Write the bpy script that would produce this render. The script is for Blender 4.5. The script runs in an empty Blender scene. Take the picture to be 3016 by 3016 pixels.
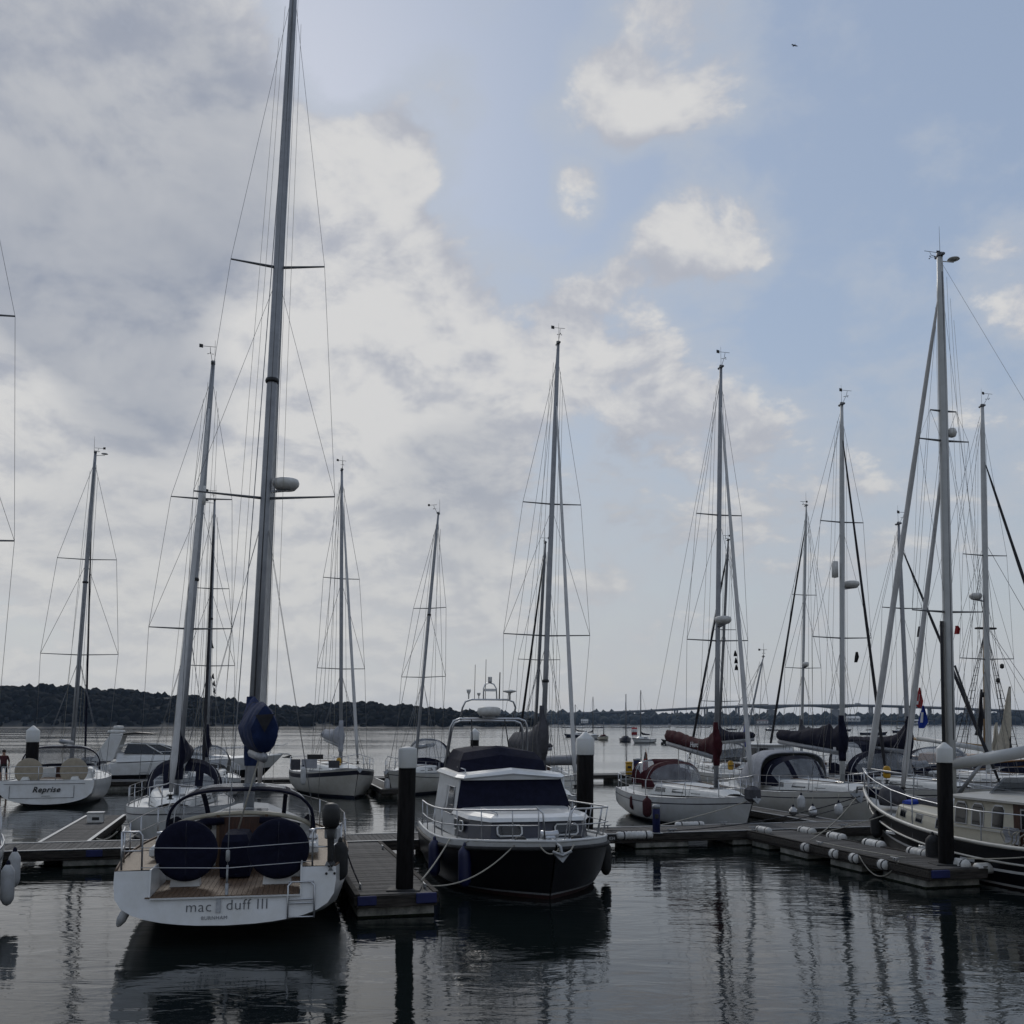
import bpy, math, random
from mathutils import Vector, Matrix, noise
random.seed(7)
R = math.radians
scene = bpy.context.scene
C = scene.collection

# ------------------------------------------------------------------ camera
CAMZ = 3.7
FPX, W, CX, PITCH = 3000.0, 3016.0, 1508.0, R(4.5)
HZ = 2132.0                                  # horizon row in the photograph
CY = HZ - FPX * math.tan(PITCH)
cam = bpy.data.cameras.new('camera')
camo = bpy.data.objects.new('camera', cam)
C.objects.link(camo)
camo.location = (0, 0, CAMZ)
camo.rotation_euler = (R(90) + PITCH, 0, 0)
cam.sensor_width = 36.0
cam.lens = 36.0 * FPX / W
cam.shift_y = (CY - W / 2) / W
cam.clip_start = 0.1
cam.clip_end = 12000
scene.camera = camo

def ray(px, py):
    a, b = (px - CX) / FPX, (CY - py) / FPX
    c, s = math.cos(PITCH), math.sin(PITCH)
    return Vector((a, c - b * s, s + b * c))
def at(px, py, Y):                           # photo pixel -> point on the plane y = Y
    d = ray(px, py)
    return Vector((0, 0, CAMZ)) + d * (Y / d.y)
def proj(p):
    v = Vector(p) - Vector((0, 0, CAMZ))
    c, s = math.cos(PITCH), math.sin(PITCH)
    f = v.y * c + v.z * s; u = -v.y * s + v.z * c
    return CX + FPX * v.x / f, CY - FPX * u / f
K = 3016 / 1932.0                            # notes taken at 1932 px -> photo px

# ------------------------------------------------------------------ sky, sun, exposure
SUN_EL, SUN_AZ = R(34), R(-14)               # azimuth from +Y, negative = towards -X
world = bpy.data.worlds.new('World')
scene.world = world
world.use_nodes = True
nt = world.node_tree
for n in list(nt.nodes): nt.nodes.remove(n)
def N(t, **kw):
    n = nt.nodes.new(t)
    for k, v in kw.items(): setattr(n, k, v)
    return n
def link(a, b): nt.links.new(a, b)
def val(x):
    if isinstance(x, (int, float)):
        n = N('ShaderNodeValue'); n.outputs[0].default_value = x; return n.outputs[0]
    return x
def M(op, a, b=0.0, c=0.0, clamp=False):
    n = N('ShaderNodeMath', operation=op); n.use_clamp = clamp
    for i, x in enumerate((a, b, c)):
        if isinstance(x, (int, float)): n.inputs[i].default_value = x
        else: link(x, n.inputs[i])
    return n.outputs[0]
def smooth(x, lo, hi):
    n = N('ShaderNodeMapRange', interpolation_type='SMOOTHSTEP')
    link(x, n.inputs[0]); n.inputs[1].default_value = lo; n.inputs[2].default_value = hi
    return n.outputs[0]
def mixc(f, a, b):
    n = N('ShaderNodeMix', data_type='RGBA')
    if isinstance(f, (int, float)): n.inputs[0].default_value = f
    else: link(f, n.inputs[0])
    for i, x in ((6, a), (7, b)):
        if isinstance(x, tuple): n.inputs[i].default_value = (*x, 1)
        else: link(x, n.inputs[i])
    return n.outputs[2]
tc = N('ShaderNodeTexCoord')
DIR = tc.outputs['Generated']
sep = N('ShaderNodeSeparateXYZ'); link(DIR, sep.inputs[0])
dz = M('MAXIMUM', sep.outputs[2], 0.0)
den = M('ADD', dz, 0.42)
comb = N('ShaderNodeCombineXYZ')
link(M('DIVIDE', sep.outputs[0], den), comb.inputs[0])
link(M('DIVIDE', sep.outputs[1], den), comb.inputs[1])
comb.inputs[2].default_value = 3.1
def fbm(vec, scale, detail, rough, dist=0.0):
    n = N('ShaderNodeTexNoise'); n.noise_dimensions = '3D'
    link(vec, n.inputs['Vector']); n.inputs['Scale'].default_value = scale
    n.inputs['Detail'].default_value = detail; n.inputs['Roughness'].default_value = rough
    n.inputs['Distortion'].default_value = dist
    return n.outputs['Fac']
cover = fbm(comb.outputs[0], 2.0, 3, 0.5, 0.2)
lump = fbm(comb.outputs[0], 6.5, 9, 0.62, 0.2)         # billows
off = N('ShaderNodeVectorMath', operation='ADD'); link(comb.outputs[0], off.inputs[0]); off.inputs[1].default_value = (0.012, -0.04, 0.0)
lump2 = fbm(off.outputs[0], 6.5, 4, 0.55, 0.2)          # the same billows a step away from the sun: relief
def total(blobs):                                      # clouds (or gaps) standing at those directions of the sky
    acc = None
    for x, y, r, amp in blobs:
        d = ray(x * K, y * K).normalized(); rr = 1.75 * r * K / FPX * 0.93
        n = N('ShaderNodeVectorMath', operation='DOT_PRODUCT'); link(DIR, n.inputs[0]); n.inputs[1].default_value = d
        g = N('ShaderNodeMapRange', interpolation_type='SMOOTHSTEP'); link(n.outputs['Value'], g.inputs[0])
        g.inputs[1].default_value = math.cos(rr); g.inputs[2].default_value = 1.0; g.inputs[3].default_value = 0; g.inputs[4].default_value = amp
        acc = g.outputs[0] if acc is None else M('ADD', acc, g.outputs[0])
    return acc
puffs = total([(805, 210, 85, .44), (705, 300, 80, .38), (570, 275, 90, .20), (1255, 100, 125, .46), (1110, 215, 85, .42), (1350, 435, 95, .48), (1090, 370, 45, .38), (1230, 480, 60, .2), (230, 690, 400, .42), (830, 650, 190, .34),
               (1150, 640, 100, .32), (60, 190, 330, .40), (430, 150, 110, .20), (650, 70, 120, -.26), (470, 400, 110, .12), (980, 120, 140, -.14), (1930, 520, 80, .45), (600, 960, 420, .26), (1300, 890, 130, .22), (1500, 960, 160, .10), (1000, 300, 150, -.20), (1650, 260, 320, -.26), (950, 450, 80, -.12)])
bank = total([(50, 250, 270, .85), (330, 330, 170, .5), (140, 590, 80, .6), (280, 730, 110, .5), (230, 960, 150, .25), (880, 930, 130, .40), (1150, 960, 110, .45), (1500, 1060, 200, .12)])
lum = M('SUBTRACT', lump, .5)
cov = M('ADD', M('ADD', M('MULTIPLY', cover, .8), puffs), M('MULTIPLY', lum, 1.45))
mask = smooth(cov, 0.47, 0.66)
relief = M('SUBTRACT', lump, lump2)
sky = N('ShaderNodeTexSky', sky_type='NISHITA')
sky.sun_disc = False
sky.sun_elevation = SUN_EL
sky.sun_rotation = SUN_AZ
sky.altitude = 0; sky.air_density = 1.4; sky.dust_density = 0.6; sky.ozone_density = 2.0
STR = 0.1
S = lambda r, g, b: (r / STR, g / STR, b / STR)
base = mixc(0.70, sky.outputs[0], S(0.36, 0.435, 0.58))
thin = mixc(M('MULTIPLY', smooth(cov, .18, .52), .62), base, S(0.50, 0.55, 0.63))
lit = mixc(smooth(M('ADD', M('MULTIPLY', relief, 1.2), M('MULTIPLY', M('SUBTRACT', cov, .7), .35)), -.16, .20), S(0.51, 0.53, 0.59), S(0.72, 0.72, 0.722))
shade = M('SUBTRACT', M('MULTIPLY', M('MINIMUM', bank, .62), M('ADD', .1, M('MULTIPLY', M('ADD', lump, cover), .85))), M('MULTIPLY', relief, .9), clamp=True)
cloud = mixc(shade, lit, S(0.25, 0.295, 0.39))
out = mixc(mask, thin, cloud)
lowf = M('SUBTRACT', 1.0, smooth(sep.outputs[2], -0.02, 0.40))
out = mixc(M('MULTIPLY', lowf, .74), out, mixc(smooth(sep.outputs[0], -.4, .35), S(0.63, 0.635, 0.625), S(0.52, 0.54, 0.56)))
bg = N('ShaderNodeBackground'); link(out, bg.inputs[0]); bg.inputs[1].default_value = STR
wo = N('ShaderNodeOutputWorld'); link(bg.outputs[0], wo.inputs[0])

sun = bpy.data.lights.new('sun', 'SUN')
sun.energy = 1.0; sun.angle = R(14); sun.color = (1.0, 0.96, 0.9)
suno = bpy.data.objects.new('sun', sun); C.objects.link(suno)
sd = Vector((math.sin(SUN_AZ) * math.cos(SUN_EL), math.cos(SUN_AZ) * math.cos(SUN_EL), math.sin(SUN_EL)))
suno.rotation_euler = sd.to_track_quat('Z', 'Y').to_euler()
suno.location = sd * 60
vs = scene.view_settings
vs.view_transform = 'Standard'; vs.look = 'None'; vs.exposure = -0.12; vs.gamma = 1; vs.use_curve_mapping = False
scene.render.engine = 'CYCLES'
cy = scene.cycles
cy.use_denoising = True
try: cy.denoiser = 'OPENIMAGEDENOISE'
except Exception: pass
cy.max_bounces = 6; cy.diffuse_bounces = 2; cy.glossy_bounces = 3; cy.transmission_bounces = 4; cy.transparent_max_bounces = 10; cy.volume_bounces = 0
cy.caustics_reflective = False; cy.caustics_refractive = False
cy.sample_clamp_indirect = 4

# ------------------------------------------------------------------ materials
MATS = {}
def mat(name, col, rough=0.5, metal=0.0, var=0.12, scale=6.0, bump=0.0, bscale=40.0, streak=None, alpha=None, spec=None, coat=0.0, dirt=None, sheen=0):
    m = bpy.data.materials.new(name); m.use_nodes = True
    t = m.node_tree; p = t.nodes['Principled BSDF']
    p.inputs['Roughness'].default_value = rough; p.inputs['Metallic'].default_value = metal
    if spec is not None: p.inputs['Specular IOR Level'].default_value = spec
    if coat: p.inputs['Coat Weight'].default_value = coat; p.inputs['Coat Roughness'].default_value = .08
    if sheen: p.inputs['Sheen Weight'].default_value = sheen
    tcn = t.nodes.new('ShaderNodeTexCoord'); vec = tcn.outputs['Object']
    if streak:
        mp = t.nodes.new('ShaderNodeMapping'); mp.inputs['Scale'].default_value = streak
        t.links.new(vec, mp.inputs[0]); vec = mp.outputs[0]
    nz = t.nodes.new('ShaderNodeTexNoise'); nz.inputs['Scale'].default_value = scale; nz.inputs['Detail'].default_value = 6; nz.inputs['Roughness'].default_value = .65
    t.links.new(vec, nz.inputs['Vector'])
    rp = t.nodes.new('ShaderNodeMapRange'); rp.inputs[1].default_value = .3; rp.inputs[2].default_value = .7
    t.links.new(nz.outputs['Fac'], rp.inputs[0])
    mx = t.nodes.new('ShaderNodeMix'); mx.data_type = 'RGBA'
    d = dirt or tuple(c * (1 - 2 * var) for c in col)
    mx.inputs[6].default_value = (*d, 1); mx.inputs[7].default_value = (*[min(1, c * (1 + var * .6)) for c in col], 1)
    t.links.new(rp.outputs[0], mx.inputs[0]); t.links.new(mx.outputs[2], p.inputs['Base Color'])
    r2 = t.nodes.new('ShaderNodeMapRange'); r2.inputs[3].default_value = min(1, rough * 1.3 + .03); r2.inputs[4].default_value = rough * .85
    t.links.new(nz.outputs['Fac'], r2.inputs[0]); t.links.new(r2.outputs[0], p.inputs['Roughness'])
    if bump:
        b = t.nodes.new('ShaderNodeBump'); b.inputs['Strength'].default_value = bump; b.inputs['Distance'].default_value = .02
        n2 = t.nodes.new('ShaderNodeTexNoise'); n2.inputs['Scale'].default_value = bscale; n2.inputs['Detail'].default_value = 5
        t.links.new(vec, n2.inputs['Vector']); t.links.new(n2.outputs['Fac'], b.inputs['Height']); t.links.new(b.outputs[0], p.inputs['Normal'])
    if alpha is not None:
        tr = t.nodes.new('ShaderNodeBsdfTransparent'); tr.inputs[0].default_value = (.93, .94, .96, 1)
        ms = t.nodes.new('ShaderNodeMixShader'); ms.inputs[0].default_value = alpha
        t.links.new(tr.outputs[0], ms.inputs[1]); t.links.new(p.outputs[0], ms.inputs[2])
        t.links.new(ms.outputs[0], t.nodes['Material Output'].inputs[0])
    if name in ('board', 'timber', 'concrete', 'gelcoat', 'gelcoat_old', 'fender', 'white_plastic'):      # pieces differ a little from one another
        oi = t.nodes.new('ShaderNodeObjectInfo'); rg = t.nodes.new('ShaderNodeMapRange'); t.links.new(oi.outputs['Random'], rg.inputs[0])
        k = .45 if name == 'board' else .12
        rg.inputs[3].default_value = 1 - k; rg.inputs[4].default_value = 1 + k * .6
        hs = t.nodes.new('ShaderNodeHueSaturation'); t.links.new(rg.outputs[0], hs.inputs['Value']); t.links.new(mx.outputs[2], hs.inputs['Color']); t.links.new(hs.outputs[0], p.inputs['Base Color'])
    MATS[name] = m
    return m
mat('gelcoat', (.58, .59, .60), .28, var=.05, scale=2.5, coat=.3, dirt=(.49, .49, .47))
mat('gelcoat_old', (.50, .49, .46), .4, var=.08, scale=2, dirt=(.42, .40, .35))
mat('deck_white', (.64, .64, .62), .55, var=.06, bump=.15)
mat('deck_grey', (.36, .37, .37), .7, var=.1, bump=.2)
mat('cream', (.50, .47, .38), .4, var=.06, dirt=(.45, .41, .32))
mat('black_hull', (.006, .006, .008), .32, var=.2, spec=.3)
mat('blue_grey', (.022, .025, .045), .3, var=.1)
mat('navy_paint', (.012, .014, .035), .2, var=.2)
mat('red_bottom', (.028, .007, .006), .65, var=.25)
mat('blue_bottom', (.01, .015, .035), .65, var=.25)
mat('dark_stripe', (.015, .016, .03), .3)
mat('navy_canvas', (.005, .006, .020), .85, var=.2, bump=.5, bscale=60, spec=.2)
mat('blue_canvas', (.010, .022, .075), .85, var=.3, scale=3, bump=.6, bscale=9, spec=.2)
mat('bright_blue', (.012, .04, .28), .7, var=.15, spec=.2)
mat('maroon', (.050, .008, .013), .85, var=.2, bump=.6, bscale=14, spec=.2)
mat('grey_canvas', (.30, .31, .34), .85, var=.1, bump=.6, bscale=10, spec=.2)
mat('dark_grey_canvas', (.07, .07, .08), .85, var=.15, bump=.5, bscale=12, spec=.2)
mat('beige_canvas', (.30, .26, .20), .85, var=.1, bump=.4, bscale=12, spec=.2)
mat('sail_white', (.50, .50, .50), .75, var=.1, scale=9, bump=.6, bscale=20, streak=(1, 1, .25))
mat('sail_cream', (.48, .44, .36), .8, var=.12, bump=.4, bscale=6)
mat('sail_black', (.012, .012, .016), .8, var=.2, bump=.6, bscale=20)
mat('alu', (.27, .28, .30), .42, metal=.55, var=.08, scale=3)
mat('mast_white', (.42, .43, .43), .35, var=.06, scale=3)
mat('alu_dark', (.13, .135, .145), .45, metal=.5, var=.1)
mat('steel', (.48, .49, .51), .34, metal=.9, var=.05)
mat('wire', (.15, .155, .165), .5, metal=.5, var=.1)
mat('galv', (.33, .34, .35), .55, metal=.6, var=.15, scale=15)
mat('teak', (.115, .066, .034), .6, var=.25, scale=9, streak=(.6, 6, 6), bump=.2)
mat('teak_pale', (.20, .14, .085), .6, var=.2, scale=9, streak=(.6, 6, 6))
mat('wood_dark', (.06, .022, .012), .4, var=.3, scale=6, streak=(4, 4, .6))
mat('varnish', (.28, .13, .03), .3, var=.2, scale=5, coat=.4)
mat('glass', (.010, .011, .014), .06, var=.1, spec=.6)
mat('vinyl', (.30, .32, .35), .10, var=.25, scale=2.5, alpha=.5, bump=.4, bscale=4)
mat('screen', (.06, .07, .08), .08, var=.1, alpha=.55)
mat('black', (.008, .008, .009), .5, var=.2)
mat('rubber', (.012, .012, .013), .7, var=.2)
mat('rope', (.36, .34, .29), .9, var=.2, scale=40, bump=.5, bscale=60)
mat('rope_dark', (.03, .03, .035), .9, var=.2, scale=40)
mat('fender', (.50, .51, .53), .45, var=.08, scale=5, dirt=(.36, .36, .35))
mat('fender_blue', (.008, .012, .06), .45, var=.15)
mat('fender_maroon', (.055, .008, .012), .9, var=.2, bump=.4)
mat('board', (.085, .080, .076), .8, var=.3, scale=5, streak=(1.2, 9, 9), bump=.5, bscale=25)
mat('timber', (.055, .048, .042), .85, var=.4, scale=4, streak=(.7, 6, 6), bump=.5, spec=.25)
mat('concrete', (.26, .25, .225), .85, var=.35, scale=3, bump=.4, bscale=12, dirt=(.05, .055, .045))
mat('pile', (.011, .010, .010), .9, var=.4, scale=3, streak=(3, 3, .5), bump=.5, spec=.12)
mat('cap', (.50, .51, .52), .5, var=.06, scale=3, dirt=(.48, .48, .45))
mat('blue_plastic', (.004, .009, .075), .6, var=.15)
mat('white_plastic', (.58, .58, .57), .5, var=.08, scale=6, dirt=(.40, .39, .36))
mat('yellow', (.50, .27, .01), .5, var=.15)
mat('orange', (.45, .06, .02), .5)
mat('red', (.32, .018, .02), .7, var=.15)
mat('text_grey', (.06, .065, .075), .5)
mat('text_black', (.01, .01, .012), .5)
mat('text_white', (.6, .6, .6), .5)
mat('skin', (.30, .17, .12), .6)
mat('shirt', (.06, .012, .016), .9)
mat('shorts', (.015, .015, .018), .9)
mat('weed', (.012, .016, .008), .95, var=.5, scale=9, bump=1, bscale=20, spec=.1)
mat('hair', (.015, .010, .008), .8)
mat('hypalon', (.16, .165, .18), .6, var=.1)
mat('bridge', (.20, .20, .195), .8, var=.15, scale=.02)
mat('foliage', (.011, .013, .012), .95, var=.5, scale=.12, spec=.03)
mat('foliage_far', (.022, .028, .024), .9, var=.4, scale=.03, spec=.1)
mat('soil', (.011, .013, .011), .95, var=.3, scale=.02)
mat('mud', (.10, .09, .075), .8, var=.3, scale=.05)
mat('house', (.55, .54, .52), .8)
mat('roof_tile', (.10, .06, .05), .8)
mat('bird', (.015, .015, .016), .8)
mat('tan_mast', (.33, .21, .09), .5, var=.15, streak=(4, 4, .4))

# ------------------------------------------------------------------ mesh helpers
class MB:
    def __init__(s): s.v = []; s.f = []; s.m = []; s.s = []
    def add(s, vs, fs, m=0, sm=False):
        o = len(s.v); s.v += [tuple(v) for v in vs]
        for f in fs: s.f.append([i + o for i in f]); s.m.append(m); s.s.append(sm)
        return s
    def hexa(s, p, m=0):                      # 4 bottom then 4 top corners, counter-clockwise
        return s.add(p, [(3, 2, 1, 0), (4, 5, 6, 7), (0, 1, 5, 4), (1, 2, 6, 5), (2, 3, 7, 6), (3, 0, 4, 7)], m)
    def box(s, c, d, m=0, bev=0.0):
        x, y, z = c; a, b, h = d[0] / 2, d[1] / 2, d[2] / 2
        if not bev:
            return s.hexa([(x - a, y - b, z - h), (x + a, y - b, z - h), (x + a, y + b, z - h), (x - a, y + b, z - h),
                           (x - a, y - b, z + h), (x + a, y - b, z + h), (x + a, y + b, z + h), (x - a, y + b, z + h)], m)
        def ring(zz, i):
            A, B = a - i, b - i; q = bev * .7
            return [(x - A + q, y - B, zz), (x + A - q, y - B, zz), (x + A, y - B + q, zz), (x + A, y + B - q, zz),
                    (x + A - q, y + B, zz), (x - A + q, y + B, zz), (x - A, y + B - q, zz), (x - A, y - B + q, zz)]
        return s.loft([ring(z - h, bev), ring(z - h + bev, 0), ring(z + h - bev, 0), ring(z + h, bev)], m=m)
    def loft(s, rings, closed=True, caps=True, m=0, sm=False):
        n = len(rings[0]); vs = [p for r in rings for p in r]; fs = []
        for i in range(len(rings) - 1):
            for j in range(n if closed else n - 1):
                k = (j + 1) % n
                fs.append((i * n + j, i * n + k, (i + 1) * n + k, (i + 1) * n + j))
        if caps and closed:
            fs.append(tuple(range(n))[::-1]); fs.append(tuple((len(rings) - 1) * n + j for j in range(n)))
        return s.add(vs, fs, m, sm)
    def tube(s, pts, r, n=6, m=0, caps=True, sm=True, flat=1.0):
        pts = [Vector(p) for p in pts]; rs = r if isinstance(r, (list, tuple)) else [r] * len(pts)
        up = None; rings = []
        for i, p in enumerate(pts):
            t = (pts[min(i + 1, len(pts) - 1)] - pts[max(i - 1, 0)])
            if t.length < 1e-9: t = Vector((0, 0, 1))
            t.normalize()
            if up is None: up = Vector((0, 0, 1)) if abs(t.z) < .9 else Vector((1, 0, 0))
            a = t.cross(up)
            if a.length < 1e-6: a = t.cross(Vector((0, 1, 0)))
            a.normalize(); b = a.cross(t).normalized(); up = b
            rings.append([p + (a * math.cos(2 * math.pi * k / n) + b * math.sin(2 * math.pi * k / n) * flat) * rs[i] for k in range(n)])
        return s.loft(rings, caps=caps, m=m, sm=sm)
    def lathe(s, prof, c=(0, 0, 0), n=16, m=0, axis='z', sm=True):
        rings = []
        for r, h in prof:
            ring = []
            for k in range(n):
                a = 2 * math.pi * k / n; u, w = r * math.cos(a), r * math.sin(a)
                v = {'z': (u, w, h), 'x': (h, u, w), 'y': (w, h, u)}[axis]
                ring.append((c[0] + v[0], c[1] + v[1], c[2] + v[2]))
            rings.append(ring)
        return s.loft(rings, m=m, sm=sm)
    def build(s, name, mats, parent=None, autosmooth=True):
        me = bpy.data.meshes.new(name); me.from_pydata(s.v, [], s.f)
        for m in (mats if isinstance(mats, (list, tuple)) else [mats]): me.materials.append(MATS[m])
        me.polygons.foreach_set('material_index', s.m); me.polygons.foreach_set('use_smooth', s.s)
        me.update()
        return link_obj(name, me, parent)
def link_obj(name, me, parent=None):
    o = bpy.data.objects.new(name, me); C.objects.link(o)
    if parent is not None: o.parent = parent
    return o
LABELS = {}
def tag(o, label, cat, group=None, kind=None):
    o['label'] = label; o['category'] = cat
    if group: o['group'] = group
    if kind: o['kind'] = kind
    return o
def thing(name, label, cat, loc=(0, 0, 0), rz=0.0, group=None):
    o = bpy.data.objects.new(name, None); C.objects.link(o); o.empty_display_size = .2
    o.location = loc; o.rotation_euler = (0, 0, rz)
    return tag(o, label, cat, group)
def structure(o): o['kind'] = 'structure'; return o
def l2w(root, p):
    c, s = math.cos(root.rotation_euler.z), math.sin(root.rotation_euler.z); p = Vector(p)
    return Vector((root.location.x + c * p.x - s * p.y, root.location.y + s * p.x + c * p.y, root.location.z + p.z))
def w2l(root, p):
    c, s = math.cos(root.rotation_euler.z), math.sin(root.rotation_euler.z); d = Vector(p) - root.location
    return Vector((c * d.x + s * d.y, -s * d.x + c * d.y, d.z))
def part(name, m, parent, fn):
    b = MB(); fn(b); return b.build(name, m, parent)
def tubepart(name, m, parent, pts, r, n=6): return MB().tube(pts, r, n).build(name, m, parent)
def sag(a, b, drop, n=10):
    a, b = Vector(a), Vector(b)
    return [a.lerp(b, i / n) - Vector((0, 0, drop * 4 * (i / n) * (1 - i / n))) for i in range(n + 1)]
def text(body, size, m, parent, loc, rot, name='lettering', shear=0.0, align='CENTER', spacing=1.0, bold=0.0, depth=.002):
    cu = bpy.data.curves.new(name, 'FONT'); cu.body = body; cu.size = size; cu.align_x = align; cu.align_y = 'CENTER'
    cu.shear = shear; cu.space_character = spacing; cu.extrude = depth; cu.offset = bold; cu.resolution_u = 3
    o = bpy.data.objects.new(name, cu); C.objects.link(o)
    dg = bpy.context.evaluated_depsgraph_get()
    me = bpy.data.meshes.new_from_object(o.evaluated_get(dg)); bpy.data.objects.remove(o)
    me.materials.clear(); me.materials.append(MATS[m])
    o = link_obj(name, me, parent); o.location = loc; o.rotation_euler = rot
    return o

# pontoon frame: s along the walkway, t towards the camera
ANG = R(14.5)
U = Vector((math.cos(ANG), math.sin(ANG), 0)); V = Vector((math.sin(ANG), -math.cos(ANG), 0))
O1 = Vector((0, 29.6, 0))
def st(s, t, z=0.0): return O1 + U * s + V * t + Vector((0, 0, z))
PZ = 0.45                                     # pontoon deck height

# ------------------------------------------------------------------ water
def make_water():
    m = bpy.data.materials.new('water'); m.use_nodes = True; MATS['water'] = m
    t = m.node_tree; p = t.nodes['Principled BSDF']
    p.inputs['Base Color'].default_value = (.006, .009, .009, 1); p.inputs['Roughness'].default_value = .035; p.inputs['IOR'].default_value = 1.40
    tcn = t.nodes.new('ShaderNodeTexCoord')
    def nz(scale, stretch, detail, rough, dist=0.0, rot=0.0):
        mp = t.nodes.new('ShaderNodeMapping'); mp.inputs['Scale'].default_value = stretch; mp.inputs['Rotation'].default_value = (0, 0, rot)
        t.links.new(tcn.outputs['Object'], mp.inputs[0])
        n = t.nodes.new('ShaderNodeTexNoise'); n.inputs['Scale'].default_value = scale; n.inputs['Detail'].default_value = detail
        n.inputs['Roughness'].default_value = rough; n.inputs['Distortion'].default_value = dist
        t.links.new(mp.outputs[0], n.inputs['Vector']); return n.outputs['Fac']
    def ma(op, a, b):
        n = t.nodes.new('ShaderNodeMath'); n.operation = op
        for i, x in enumerate((a, b)):
            if isinstance(x, (int, float)): n.inputs[i].default_value = x
            else: t.links.new(x, n.inputs[i])
        return n.outputs[0]
    swell = nz(.42, (.55, 1, 1), 2, .5, .4, .12)
    rip = nz(1.7, (.42, 1, 1), 3, .55, .8, -.1)
    fine = nz(6.0, (.5, 1, 1), 3, .6, .5, .2)
    patch = nz(.05, (.35, 1, 1), 3, .5, .6)
    pr = t.nodes.new('ShaderNodeMapRange'); pr.inputs[1].default_value = .4; pr.inputs[2].default_value = .62; pr.inputs[3].default_value = .45; pr.inputs[4].default_value = 1.15
    t.links.new(patch, pr.inputs[0])
    h = ma('ADD', ma('MULTIPLY', swell, .026), ma('MULTIPLY', ma('ADD', ma('MULTIPLY', rip, .017), ma('MULTIPLY', fine, .0028)), pr.outputs[0]))
    sx = t.nodes.new('ShaderNodeSeparateXYZ'); t.links.new(tcn.outputs['Object'], sx.inputs[0])      # sheltered basin -> wind-rippled open river
    rr = t.nodes.new('ShaderNodeMapRange'); rr.interpolation_type = 'SMOOTHSTEP'; t.links.new(sx.outputs[1], rr.inputs[0])
    rr.inputs[1].default_value = 36; rr.inputs[2].default_value = 90; rr.inputs[3].default_value = .035; rr.inputs[4].default_value = .13
    t.links.new(ma('MULTIPLY', rr.outputs[0], pr.outputs[0]), p.inputs['Roughness'])
    b = t.nodes.new('ShaderNodeBump'); b.inputs['Strength'].default_value = 1; b.inputs['Distance'].default_value = 1.0
    t.links.new(h, b.inputs['Height']); t.links.new(b.outputs[0], p.inputs['Normal'])
    xs = [-5000, -1500, -400, -60, 0, 60, 400, 1500, 5000]; ys = [-200, 0, 20, 60, 150, 500, 1500, 5000]
    g = MB(); vs = [(x, y, 0) for y in ys for x in xs]; n = len(xs)
    g.add(vs, [(j * n + i, j * n + i + 1, (j + 1) * n + i + 1, (j + 1) * n + i) for j in range(len(ys) - 1) for i in range(n - 1)])
    structure(g.build('water', 'water'))
make_water()

# ------------------------------------------------------------------ shores, woods, bridge
def ico(sub):
    import bmesh
    bm = bmesh.new(); bmesh.ops.create_icosphere(bm, subdivisions=sub, radius=1)
    vs = [v.co.copy() for v in bm.verts]; fs = [tuple(v.index for v in f.verts) for f in bm.faces]; bm.free()
    return vs, fs
ICO2, ICO1 = ico(2), ico(1)
def interp(tab, x):
    if x <= tab[0][0]: return tab[0][1]
    for (a, b), (c, d) in zip(tab, tab[1:]):
        if x <= c: return b + (d - b) * (x - a) / (c - a)
    return tab[-1][1]
def shore(nm, Y, depth, prof, x0, x1, shape, tree_r, fm, count, seed, mudh=1.2):
    rnd = random.Random(seed)
    X = lambda px: (px - CX) / FPX * Y
    top = lambda px: CAMZ + (HZ - interp(prof, px)) / FPX * Y
    g = MB(); cols = []
    for i in range(61):
        px = x0 + (x1 - x0) * i / 60; h = max(1.0, top(px) - tree_r * 1.5)
        cols.append([(X(px), Y - 12, -.3), (X(px), Y - 4, mudh * .6), (X(px), Y, mudh), (X(px), Y + depth * .35, h * .55), (X(px), Y + depth * .8, h * .98), (X(px), Y + depth, h), (X(px) * 1.3, Y + depth * 3, h)])
    g.loft(cols, closed=False, caps=False, sm=True)
    for k in range(len(g.f)):
        if g.f[k][0] % 7 in (0, 1): g.m[k] = 1
    structure(g.build(nm + '_ground', ['soil', 'mud']))
    w = MB(); vs, fs = shape
    for i in range(count):
        px = rnd.uniform(x0, x1); q = rnd.random() ** .7
        h = max(1.0, top(px) - tree_r * 1.5)
        y = Y + 2 + depth * q; z = h * (q / .35 * .55 if q < .35 else .55 + .43 * (q - .35) / .45 if q < .8 else .98)
        r = tree_r * (.5 + .9 * rnd.random() ** 1.6); sq = rnd.uniform(.75, 1.3)
        o = Vector((rnd.uniform(-99, 99), rnd.uniform(-99, 99), 0)); c = Vector((X(px) * y / Y, y, z + r * .55))
        pts = []
        for v in vs:
            d = 1 + .36 * noise.noise(v * 1.7 + o) + .26 * noise.noise(v * 4.3 + o)
            pts.append(c + Vector((v.x * r * d, v.y * r * d, v.z * r * d * sq)))
        w.add(pts, fs, 0, True)
    o = w.build(nm + '_woodland', fm)
    tag(o, {'near_shore': 'dark wooded hillside along the opposite bank of the river', 'far_shore': 'hazy blue wooded shore far off below the bridge'}[nm], 'woodland', kind='stuff')
NEAR = [(-400, 2012), (0, 2010), (140, 2006), (310, 2028), (380, 2021), (450, 2034), (510, 2043), (600, 2045), (675, 2061), (780, 2075), (870, 2083), (955, 2068), (1030, 2067), (1115, 2070),
        (1200, 2078), (1300, 2086), (1340, 2092), (1400, 2101), (1480, 2112), (1560, 2124), (1620, 2130)]
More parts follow.
